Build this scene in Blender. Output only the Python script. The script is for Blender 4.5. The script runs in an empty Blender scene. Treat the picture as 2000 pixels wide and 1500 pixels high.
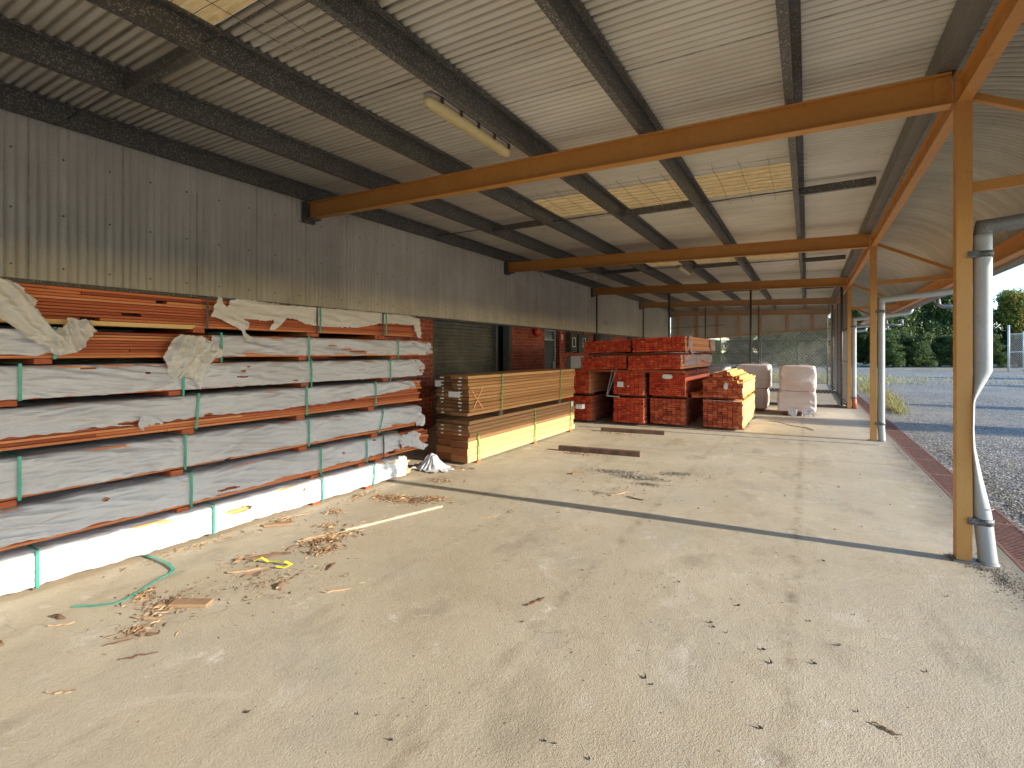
import bpy, math, random
import numpy as np
from mathutils import Vector, noise as mn

# ------------------------------------------------------------------ camera, light, exposure
S = bpy.context.scene
COL = S.collection
R = math.radians
cam_d = bpy.data.cameras.new("camera")
cam = bpy.data.objects.new("camera", cam_d)
COL.objects.link(cam)
cam.location = (0, 0, 1.5)
cam.rotation_euler = (R(90), 0, R(30.88))
cam_d.sensor_width = 36
cam_d.lens = 965 / 2000 * 36
cam_d.shift_y = -61 / 2000
cam_d.clip_start = 0.05
cam_d.clip_end = 3000
S.camera = cam

SUN_EL, SUN_AZ = 20.0, 5.6            # azimuth measured from +X towards +Y
world = bpy.data.worlds.new("World")
S.world = world
world.use_nodes = True
wn = world.node_tree
bg = wn.nodes["Background"]
sky = wn.nodes.new("ShaderNodeTexSky")
sky.sky_type = 'NISHITA'
sky.sun_disc = False
sky.sun_elevation = R(SUN_EL)
sky.sun_rotation = R(90 - SUN_AZ)
hs = wn.nodes.new("ShaderNodeHueSaturation"); hs.inputs["Saturation"].default_value = 1.2
wn.links.new(sky.outputs[0], hs.inputs["Color"]); wn.links.new(hs.outputs[0], bg.inputs[0])
sky.ozone_density = 3.0
sky.dust_density = 0.4
bg.inputs[1].default_value = 0.15
sun_d = bpy.data.lights.new("sun", 'SUN')
sun_d.energy = 2.35
sun_d.angle = R(0.5)
sun_d.color = (1, 0.91, 0.78)
sun = bpy.data.objects.new("sun", sun_d)
COL.objects.link(sun)
sv = Vector((math.cos(R(SUN_EL)) * math.cos(R(SUN_AZ)), math.cos(R(SUN_EL)) * math.sin(R(SUN_AZ)), math.sin(R(SUN_EL))))
sun.rotation_euler = (-sv).to_track_quat('-Z', 'Y').to_euler()
sun.location = (30, 3, 15)
S.view_settings.view_transform = 'Standard'
S.view_settings.look = 'None'
S.view_settings.exposure = 1.82
S.view_settings.gamma = 1
S.cycles.max_bounces = 10
S.cycles.diffuse_bounces = 7
S.cycles.transparent_max_bounces = 16
S.cycles.use_denoising = True

rnd = random.Random(7)
U = rnd.uniform

# ------------------------------------------------------------------ mesh and tagging helpers
class MB:
    def __init__(s):
        s.v = []; s.f = []; s.m = []; s.sm = []

    def quad(s, pts, mi=0, sm=False):
        n = len(s.v); s.v += [tuple(p) for p in pts]
        s.f.append(tuple(range(n, n + len(pts)))); s.m.append(mi); s.sm.append(sm)

    def box(s, x0, x1, y0, y1, z0, z1, mi=0, mend=None, rot=0, mtop=None, tilt=None):
        """mend: material index for the faces looking along Y"""
        n = len(s.v)
        cx, cy = (x0 + x1) / 2, (y0 + y1) / 2
        c, q = math.cos(rot), math.sin(rot)
        for z in (z0, z1):
            for x, y in ((x0, y0), (x1, y0), (x1, y1), (x0, y1)):
                dx, dy = x - cx, y - cy
                zz = z + (tilt * dx if tilt else 0)
                s.v.append((cx + dx * c - dy * q, cy + dx * q + dy * c, zz))
        fs = [(0, 3, 2, 1), (4, 5, 6, 7), (0, 1, 5, 4), (2, 3, 7, 6), (1, 2, 6, 5), (3, 0, 4, 7)]
        for i, f in enumerate(fs):
            s.f.append(tuple(n + k for k in f))
            mm = mi
            if mend is not None and i in (2, 3): mm = mend
            if mtop is not None and i == 1: mm = mtop
            s.m.append(mm); s.sm.append(False)

    def bar(s, a, b, w, h, mi=0):
        """rectangular bar from a to b, w across, h in height"""
        a, b = Vector(a), Vector(b)
        d = (b - a).normalized()
        up = Vector((0, 0, 1)) if abs(d.z) < .95 else Vector((0, 1, 0))
        sd = d.cross(up).normalized(); up = sd.cross(d)
        n = len(s.v)
        for p in (a, b):
            for i, j in ((-1, -1), (1, -1), (1, 1), (-1, 1)):
                s.v.append(tuple(p + sd * (i * w / 2) + up * (j * h / 2)))
        for f in [(0, 1, 2, 3), (7, 6, 5, 4), (0, 4, 5, 1), (1, 5, 6, 2), (2, 6, 7, 3), (3, 7, 4, 0)]:
            s.f.append(tuple(n + k for k in f)); s.m.append(mi); s.sm.append(False)

    def tube(s, pts, r, n=8, mi=0, cap=True, sm=True):
        pts = [Vector(p) for p in pts]
        rs = r if isinstance(r, (list, tuple)) else [r] * len(pts)
        b = len(s.v); prev = None
        for i, p in enumerate(pts):
            d = (pts[min(i + 1, len(pts) - 1)] - pts[max(i - 1, 0)]).normalized()
            up = prev if prev is not None else (Vector((0, 0, 1)) if abs(d.z) < .9 else Vector((1, 0, 0)))
            sd = d.cross(up).normalized(); u2 = sd.cross(d).normalized(); prev = u2
            for k in range(n):
                a = 2 * math.pi * (k + .5) / n
                s.v.append(tuple(p + (sd * math.cos(a) + u2 * math.sin(a)) * rs[i]))
        for i in range(len(pts) - 1):
            for k in range(n):
                k2 = (k + 1) % n
                s.f.append((b + i * n + k, b + i * n + k2, b + (i + 1) * n + k2, b + (i + 1) * n + k))
                s.m.append(mi); s.sm.append(sm)
        if cap:
            s.f.append(tuple(b + k for k in range(n))[::-1]); s.m.append(mi); s.sm.append(False)
            e = b + (len(pts) - 1) * n
            s.f.append(tuple(e + k for k in range(n))); s.m.append(mi); s.sm.append(False)

    def rings(s, rings, mi=0, cap=True, sm=True):
        """rings: list of equal-length point loops"""
        b = len(s.v); n = len(rings[0])
        for r in rings: s.v += [tuple(p) for p in r]
        for i in range(len(rings) - 1):
            for k in range(n):
                k2 = (k + 1) % n
                s.f.append((b + i * n + k, b + i * n + k2, b + (i + 1) * n + k2, b + (i + 1) * n + k))
                s.m.append(mi); s.sm.append(sm)
        if cap:
            s.f.append(tuple(b + k for k in range(n))[::-1]); s.m.append(mi); s.sm.append(False)
            e = b + (len(rings) - 1) * n
            s.f.append(tuple(e + k for k in range(n))); s.m.append(mi); s.sm.append(False)

    def grid(s, fn, nu, nv, mi=0, keep=None, sm=True):
        b = len(s.v)
        for i in range(nu + 1):
            for j in range(nv + 1):
                s.v.append(tuple(fn(i / nu, j / nv)))
        for i in range(nu):
            for j in range(nv):
                if keep and not keep((i + .5) / nu, (j + .5) / nv): continue
                a = b + i * (nv + 1) + j
                s.f.append((a, a + nv + 1, a + nv + 2, a + 1)); s.m.append(mi); s.sm.append(sm)

    def build(s, name, mats, parent=None, base=None):
        me = bpy.data.meshes.new(name)
        off = Vector((0, 0, 0))
        if parent is not None:
            p = parent
            while p is not None:
                off += p.location; p = p.parent
        elif base is not None: off = Vector(base)
        vs = np.array(s.v, dtype=float) - np.array(off)
        used = sorted({i for f in s.f for i in f}) if len(s.f) < 400000 else range(len(vs))
        if len(used) != len(vs):
            mp = {o: i for i, o in enumerate(used)}
            vs = vs[used]; fs = [tuple(mp[i] for i in f) for f in s.f]
        else: fs = s.f
        me.from_pydata(vs.tolist(), [], fs)
        if not isinstance(mats, (list, tuple)): mats = [mats]
        for m in mats: me.materials.append(m)
        me.polygons.foreach_set("material_index", s.m)
        me.polygons.foreach_set("use_smooth", s.sm)
        me.update()
        o = bpy.data.objects.new(name, me)
        COL.objects.link(o)
        if parent is not None: o.parent = parent
        else: o.location = off
        return o

def tag(o, label=None, cat=None, group=None, kind=None):
    if label: o['label'] = label
    if cat: o['category'] = cat
    if group: o['group'] = group
    if kind: o['kind'] = kind
    return o

def thing(name, loc, label, cat, group=None):
    o = bpy.data.objects.new(name, None)
    o.empty_display_size = .1
    o.location = loc
    COL.objects.link(o)
    return tag(o, label, cat, group)

def mods(o, bevel=None, solid=None):
    if solid:
        m = o.modifiers.new("solid", 'SOLIDIFY'); m.thickness = solid; m.offset = 0
    if bevel:
        m = o.modifiers.new("bevel", 'BEVEL'); m.width = bevel; m.segments = 2; m.limit_method = 'ANGLE'
    return o

# ------------------------------------------------------------------ material helpers
class NT:
    def __init__(s, name):
        s.mat = bpy.data.materials.new(name); s.mat.use_nodes = True
        s.t = s.mat.node_tree; s.b = s.t.nodes["Principled BSDF"]
        s.geo = s.t.nodes.new("ShaderNodeNewGeometry")
        s.pos = s.geo.outputs["Position"]

    def n(s, t, **k):
        x = s.t.nodes.new(t)
        for a, v in k.items(): setattr(x, a, v)
        return x

    def ln(s, a, b): s.t.links.new(a, b)

    def put(s, sock, v):
        if isinstance(v, (int, float, tuple)):
            if isinstance(v, tuple) and len(v) == 3 and len(sock.default_value) == 4: v = v + (1,)
            sock.default_value = v
        else: s.ln(v, sock)

    def scale(s, sc, vec=None):
        m = s.n("ShaderNodeMapping"); s.ln(vec or s.pos, m.inputs[0]); m.inputs[3].default_value = sc
        return m.outputs[0]

    def noise(s, scale, detail=4, rough=.55, vec=None, dist=0):
        x = s.n("ShaderNodeTexNoise"); s.ln(vec or s.pos, x.inputs["Vector"])
        x.inputs["Scale"].default_value = scale; x.inputs["Detail"].default_value = detail
        x.inputs["Roughness"].default_value = rough; x.inputs["Distortion"].default_value = dist
        return x.outputs[0]

    def voro(s, scale, feature='F1', vec=None, out=0):
        x = s.n("ShaderNodeTexVoronoi", feature=feature); s.ln(vec or s.pos, x.inputs["Vector"])
        x.inputs["Scale"].default_value = scale
        return x.outputs[out]

    def ramp(s, fac, a, b, ca=0.0, cb=1.0):
        x = s.n("ShaderNodeMapRange"); s.put(x.inputs[0], fac)
        for i, v in enumerate((a, b, ca, cb)): x.inputs[i + 1].default_value = v
        return x.outputs[0]

    def math(s, op, a, b=0.0, clamp=False):
        x = s.n("ShaderNodeMath", operation=op, use_clamp=clamp); s.put(x.inputs[0], a); s.put(x.inputs[1], b)
        return x.outputs[0]

    def mix(s, fac, a, b, blend='MIX'):
        x = s.n("ShaderNodeMix", data_type='RGBA', blend_type=blend)
        s.put(x.inputs[0], fac); s.put(x.inputs[6], a); s.put(x.inputs[7], b)
        return x.outputs[2]

    def cramp(s, fac, stops):
        x = s.n("ShaderNodeValToRGB"); s.ln(fac, x.inputs[0]); e = x.color_ramp.elements
        while len(e) > 1: e.remove(e[-1])
        e[0].position = stops[0][0]; e[0].color = tuple(stops[0][1]) + (1,)
        for p, c in stops[1:]:
            k = e.new(p); k.color = tuple(c) + (1,)
        return x.outputs[0]

    def xyz(s):
        x = s.n("ShaderNodeSeparateXYZ"); s.ln(s.pos, x.inputs[0]); return x.outputs

    def bump(s, h, strength=.5, dist=.01, prev=None):
        x = s.n("ShaderNodeBump"); s.ln(h, x.inputs["Height"])
        x.inputs["Strength"].default_value = strength; x.inputs["Distance"].default_value = dist
        if prev is not None: s.ln(prev, x.inputs["Normal"])
        return x.outputs[0]

    def done(s, col, rough=.6, metal=0, bump=None, spec=None):
        s.put(s.b.inputs["Base Color"], col); s.put(s.b.inputs["Roughness"], rough)
        s.b.inputs["Metallic"].default_value = metal
        if spec is not None: s.b.inputs["Specular IOR Level"].default_value = spec
        if bump is not None: s.ln(bump, s.b.inputs["Normal"])
        return s.mat

def simple(name, col, rough=.6, metal=0, var=.25, scale=8, bump=.15):
    t = NT(name)
    n = t.noise(scale, 5)
    c = t.mix(t.ramp(n, .3, .7), tuple(x * (1 - var) for x in col), tuple(min(1, x * (1 + var)) for x in col))
    return t.done(c, rough, metal, t.bump(t.noise(scale * 8, 3), bump, .004))

def m_concrete():
    t = NT("concrete_floor")
    x, y, z = t.xyz()
    big = t.noise(.55, 6, .6, dist=.4)
    med = t.noise(2.6, 6, .65)
    fine = t.noise(38, 4, .6)
    c = t.mix(t.ramp(big, .32, .68), (.395, .325, .22), (.525, .455, .335))
    c = t.mix(t.math('MULTIPLY', t.ramp(med, .52, .68), .4), c, (.33, .27, .18))
    c = t.mix(t.math('MULTIPLY', t.ramp(t.noise(1.1, 5, .6, t.scale((1, 1, 1), t.pos)), .58, .75), .55), c, (.29, .27, .235))
    # darker smudges, drawn out along the building
    sm = t.noise(1.4, 5, .65, t.scale((1.6, .7, 1)))
    c = t.mix(t.math('MULTIPLY', t.ramp(sm, .55, .66), .38), c, (.22, .185, .13))
    c = t.mix(t.math('MULTIPLY', t.ramp(t.noise(.75, 6, .7, dist=.8), .5, .64), .42), c, (.40, .365, .30))
    c = t.mix(t.math('MULTIPLY', t.ramp(t.noise(1.25, 8, .78, dist=1.2), .56, .68), .55), c, (.60, .54, .45))
    # pale scuffs and spilled paint
    c = t.mix(t.math('MULTIPLY', t.ramp(t.noise(3.3, 8, .75), .6, .68), .6), c, (.66, .62, .55))
    c = t.mix(t.ramp(t.noise(1.9, 9, .8, dist=1.0), .715, .73), c, (.72, .69, .62))
    # drip lines under the purlins
    for x0, w, k in ((-.08, .06, .75), (-1.28, .055, .6), (-2.42, .04, .3)):
        d = t.math('ABSOLUTE', t.math('SUBTRACT', t.math('ADD', x, t.math('MULTIPLY', t.math('SUBTRACT', t.noise(2.2, 3), .5), .10)), x0))
        m = t.math('MULTIPLY', t.ramp(d, w, 0), t.ramp(t.noise(4.5, 7, .8), .44, .66))
        c = t.mix(t.math('MULTIPLY', m, k), c, (.17, .12, .065))
    # joints sawn across the slab
    for (x0, y0, k) in ((-3.8, 7.47, .17), (-3.8, 13.0, .02)):
        ln_ = t.math('SUBTRACT', y, t.math('ADD', t.math('MULTIPLY', t.math('SUBTRACT', x, x0), k), y0))
        d = t.math('ABSOLUTE', t.math('ADD', ln_, t.math('MULTIPLY', t.math('SUBTRACT', t.noise(9, 4), .5), .02)))
        c = t.mix(t.math('MULTIPLY', t.ramp(d, .012, .004), .6), c, (.10, .085, .06))
    # hairline cracks
    wp = t.n("ShaderNodeVectorMath", operation='ADD'); t.ln(t.pos, wp.inputs[0])
    nz = t.n("ShaderNodeTexNoise"); t.ln(t.pos, nz.inputs["Vector"]); nz.inputs["Scale"].default_value = 2.5; nz.inputs["Detail"].default_value = 6
    t.ln(nz.outputs[1], wp.inputs[1])
    cr = t.voro(.42, 'DISTANCE_TO_EDGE', wp.outputs[0])
    c = t.mix(t.math('MULTIPLY', t.ramp(cr, .0022, .0003), t.math('MULTIPLY', t.ramp(t.noise(.5, 2), .5, .6), .6)), c, (.13, .11, .08))
    # grain
    c = t.mix(t.math('MULTIPLY', t.ramp(fine, .55, .75), .35), c, (.24, .20, .14))
    sp = t.voro(95, 'F1')
    c = t.mix(t.math('MULTIPLY', t.ramp(sp, .16, .10), t.math('MULTIPLY', t.ramp(t.noise(6, 3), .5, .62), .7)), c, (.10, .085, .06))
    # grime along the slab edge
    c = t.mix(t.math('MULTIPLY', t.ramp(t.math('ADD', x, t.math('MULTIPLY', t.noise(2.5, 6, .7), .6)), 1.2, 1.55), .7), c, (.14, .115, .08))
    b = t.bump(t.noise(70, 6, .75), .6, .006)
    b = t.bump(t.voro(150, 'F1'), .4, .003, b)
    b = t.bump(t.noise(5, 4, .6), .3, .02, b)
    return t.done(c, t.ramp(med, .3, .7, .7, .92), 0, b, .3)

def m_asphalt():
    t = NT("asphalt")
    v = t.voro(34, 'F1', out=1)
    g = t.n("ShaderNodeRGBToBW"); t.ln(v, g.inputs[0])
    c = t.cramp(g.outputs[0], [(0, (.05, .045, .038)), (.45, (.15, .137, .117)), (.75, (.30, .275, .235)), (1, (.52, .48, .40))])
    c = t.mix(t.math('MULTIPLY', t.ramp(t.noise(.35, 6, .65), .45, .62), .65), c, (.30, .262, .20))
    c = t.mix(t.math('MULTIPLY', t.ramp(t.noise(1.7, 6, .7), .55, .7), .5), c, (.07, .068, .066))
    b = t.bump(t.voro(34, 'F1'), 1.0, .014)
    b = t.bump(t.noise(160, 3), .6, .004, b)
    return t.done(c, .9, 0, b, .2)

def m_corr(name, c0, c1, dirt, axis, speck=.6, flute_shade=.0, lap=.762, rough=.45, metal=.25):
    t = NT(name)
    x, y, z = t.xyz()
    st = t.noise(1.0, 5, .6, t.scale((.7, 7, .7) if axis == 'X' else (1, 7, .6)))
    c = t.mix(t.ramp(st, .3, .7), c0, c1)
    c = t.mix(t.math('MULTIPLY', t.ramp(t.noise(.7, 5, .6), .45, .7), .5), c, dirt)
    if flute_shade:                                   # rib shade painted into the colour, along one side of each corrugation
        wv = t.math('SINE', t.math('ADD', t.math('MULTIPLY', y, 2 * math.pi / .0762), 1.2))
        rib_shade = t.math('MULTIPLY', t.ramp(wv, .35, 1.0), t.ramp(t.noise(1.1, 5, .65, t.scale((.8, 2.5, 1))), .3, .6, .45, 1))
        c = t.mix(t.math('MULTIPLY', rib_shade, flute_shade), c, tuple(k * .38 for k in dirt))
    fr = t.math('FRACT', t.math('DIVIDE', t.math('ADD', y, 20.03), lap))
    d = t.math('ABSOLUTE', t.math('SUBTRACT', fr, .5))
    c = t.mix(t.math('MULTIPLY', t.ramp(d, .014, .006), t.ramp(t.noise(3, 5, .7), .38, .62, .08, .55)), c, (.04, .033, .025))
    sp = t.voro(70, 'F1')
    c = t.mix(t.math('MULTIPLY', t.ramp(sp, .20, .12), t.math('MULTIPLY', t.ramp(t.noise(3, 4), .42, .6), speck)), c, (.05, .045, .035))
    c = t.mix(t.math('MULTIPLY', t.ramp(t.noise(26, 5, .7), .6, .75), .35), c, dirt)
    return t.done(c, rough, metal, t.bump(t.noise(30, 4), .15, .003))

def m_galv(name, base, light, amt=.5):
    t = NT(name)
    v = t.voro(130, 'F1', out=1)
    g = t.n("ShaderNodeRGBToBW"); t.ln(v, g.inputs[0])
    c = t.mix(t.math('MULTIPLY', t.ramp(g.outputs[0], .68, .86), amt), base, light)
    c = t.mix(t.math('MULTIPLY', t.ramp(t.noise(2.2, 6, .7), .5, .7), .45), c, tuple(k * .55 for k in base))
    c = t.mix(t.math('MULTIPLY', t.ramp(t.noise(5, 7, .75), .62, .72), .4), c, (.22, .15, .10))
    return t.done(c, .55, .35, t.bump(t.noise(60, 3), .15, .002))

def m_paint(name, col, col2, rust=.35):
    t = NT(name)
    x, y, z = t.xyz()
    c = t.mix(t.ramp(t.noise(1.6, 5, .6), .35, .68), col, col2)
    c = t.mix(t.math('MULTIPLY', t.ramp(t.noise(9, 6, .7), .60, .74), rust), c, tuple(k * .35 for k in col))
    c = t.mix(t.math('MULTIPLY', t.ramp(t.noise(24, 7, .8, dist=.6), .64, .69), .7), c, (.07, .03, .02))
    sc = t.noise(3, 6, .75, t.scale((8, 8, .8)), 1.2)
    c = t.mix(t.math('MULTIPLY', t.ramp(t.math('ABSOLUTE', t.math('SUBTRACT', sc, .56)), .006, .001), .35), c, (.16, .09, .04))
    return t.done(c, t.ramp(t.noise(7, 4), .3, .7, .38, .6), 0, t.bump(t.noise(45, 4), .12, .002))

def m_wood(name, cols, grain=(1, .12, 1), rough=.75, dirt=.4, vary=1.0, dcol=(.05, .02, .012)):
    """cols: dark to light; grain scale multiplies the axes so it is drawn out along Y by default"""
    t = NT(name)
    ri = t.geo.outputs["Random Per Island"]
    g = t.noise(22, 6, .65, t.scale(grain), .3)
    f = t.math('ADD', t.math('MULTIPLY', ri, .62 * vary), t.math('MULTIPLY', g, .38 + .62 * (1 - vary)))
    c = t.cramp(f, [(i / (len(cols) - 1) * .8 + .1, k) for i, k in enumerate(cols)])
    c = t.mix(t.math('MULTIPLY', t.ramp(t.noise(5, 6, .7, t.scale(grain)), .52, .72), dirt), c, dcol)
    return t.done(c, rough, 0, t.bump(g, .3, .003), .25)

def m_endgrain(name, cols, fleck=.5, dcol=(.04, .012, .008)):
    t = NT(name)
    ri = t.geo.outputs["Random Per Island"]
    g = t.noise(60, 5, .7)
    f = t.math('ADD', t.math('MULTIPLY', ri, .75), t.math('MULTIPLY', g, .25))
    c = t.cramp(f, [(i / (len(cols) - 1) * .8 + .1, k) for i, k in enumerate(cols)])
    c = t.mix(t.math('MULTIPLY', t.ramp(t.noise(7, 6, .75), .5, .68), fleck), c, dcol)
    c = t.mix(t.math('MULTIPLY', t.ramp(t.noise(13, 6, .8), .70, .74), .7), c, (.55, .40, .30))
    return t.done(c, .7, 0, t.bump(g, .4, .004), .3)

def m_plastic(name, col, tint, tr=.25, holes=True):
    t = NT(name)
    st = t.noise(2.0, 7, .68, t.scale((1, .8, 7)), .8)
    c = t.mix(t.ramp(t.noise(1.3, 5, .6), .35, .7), col, tint)
    c = t.mix(t.math('MULTIPLY', t.ramp(t.noise(9, 8, .75, t.scale((1, .5, 1.4)), .7), .57, .72), .2), c, (.30, .27, .25))
    if holes:
        c = t.mix(t.math('MULTIPLY', t.ramp(t.noise(8, 8, .82, t.scale((1, .35, 1.6)), .5), .715, .735), .85), c, (.13, .055, .035))
    wr = t.noise(2.2, 3, .55, t.scale((1, .38, 6.5)), 1.2)
    rd = t.math('ABSOLUTE', t.math('SUBTRACT', wr, .5))
    b = t.bump(t.ramp(rd, 0, .09), .42, .014)
    wr2 = t.noise(5, 3, .5, t.scale((1, .5, 3.5)), .8)
    b = t.bump(t.ramp(t.math('ABSOLUTE', t.math('SUBTRACT', wr2, .5)), 0, .12), .15, .004, b)
    t.done(c, t.ramp(st, .3, .7, .26, .42), 0, b, .6)
    if tr:
        tn = t.n("ShaderNodeBsdfTranslucent"); t.put(tn.inputs[0], c); t.ln(b, tn.inputs[1])
        mx = t.n("ShaderNodeMixShader"); mx.inputs[0].default_value = tr
        t.ln(t.b.outputs[0], mx.inputs[1]); t.ln(tn.outputs[0], mx.inputs[2])
        t.ln(mx.outputs[0], t.t.nodes["Material Output"].inputs[0])
    return t.mat

def m_brick():
    t = NT("red_brick")
    x, y, z = t.xyz()
    cb = t.n("ShaderNodeCombineXYZ"); t.ln(t.math('ADD', y, x), cb.inputs[0]); t.ln(z, cb.inputs[1])
    b = t.n("ShaderNodeTexBrick"); t.ln(cb.outputs[0], b.inputs["Vector"])
    b.inputs["Scale"].default_value = 1; b.inputs["Brick Width"].default_value = .24
    b.inputs["Row Height"].default_value = .086; b.inputs["Mortar Size"].default_value = .006
    b.inputs["Mortar Smooth"].default_value = .2; b.inputs["Bias"].default_value = -.1
    b.inputs["Color1"].default_value = (.46, .105, .06, 1); b.inputs["Color2"].default_value = (.27, .06, .04, 1)
    b.inputs["Mortar"].default_value = (.42, .24, .18, 1)
    c = t.mix(t.math('MULTIPLY', t.ramp(t.noise(14, 6, .7), .5, .7), .6), b.outputs[0], (.09, .03, .02))
    c = t.mix(t.math('MULTIPLY', t.ramp(t.noise(1.5, 4), .4, .7), .4), c, (.10, .035, .025))
    bp = t.bump(b.outputs[1], .5, -.006)
    return t.done(c, .85, 0, t.bump(t.noise(60, 4), .3, .003, bp), .2)

def m_leaf(name, cols, tr=.35):
    t = NT(name)
    ri = t.geo.outputs["Random Per Island"]
    c = t.cramp(ri, [(i / (len(cols) - 1), k) for i, k in enumerate(cols)])
    t.done(c, .45, 0, None, .45)
    tn = t.n("ShaderNodeBsdfTranslucent"); t.ln(c, tn.inputs[0])
    mx = t.n("ShaderNodeMixShader"); mx.inputs[0].default_value = tr
    t.ln(t.b.outputs[0], mx.inputs[1]); t.ln(tn.outputs[0], mx.inputs[2])
    t.ln(mx.outputs[0], t.t.nodes["Material Output"].inputs[0])
    return t.mat

def m_skylight():
    t = NT("fibreglass")
    c = t.mix(t.ramp(t.noise(9, 7, .75, t.scale((.6, 2.5, 1))), .35, .7), (.58, .38, .15), (.36, .21, .065))
    t.done(c, .5)
    tn = t.n("ShaderNodeBsdfTranslucent"); t.ln(c, tn.inputs[0])
    mx = t.n("ShaderNodeMixShader"); mx.inputs[0].default_value = .36
    t.ln(t.b.outputs[0], mx.inputs[1]); t.ln(tn.outputs[0], mx.inputs[2])
    t.ln(mx.outputs[0], t.t.nodes["Material Output"].inputs[0])
    return t.mat

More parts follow.
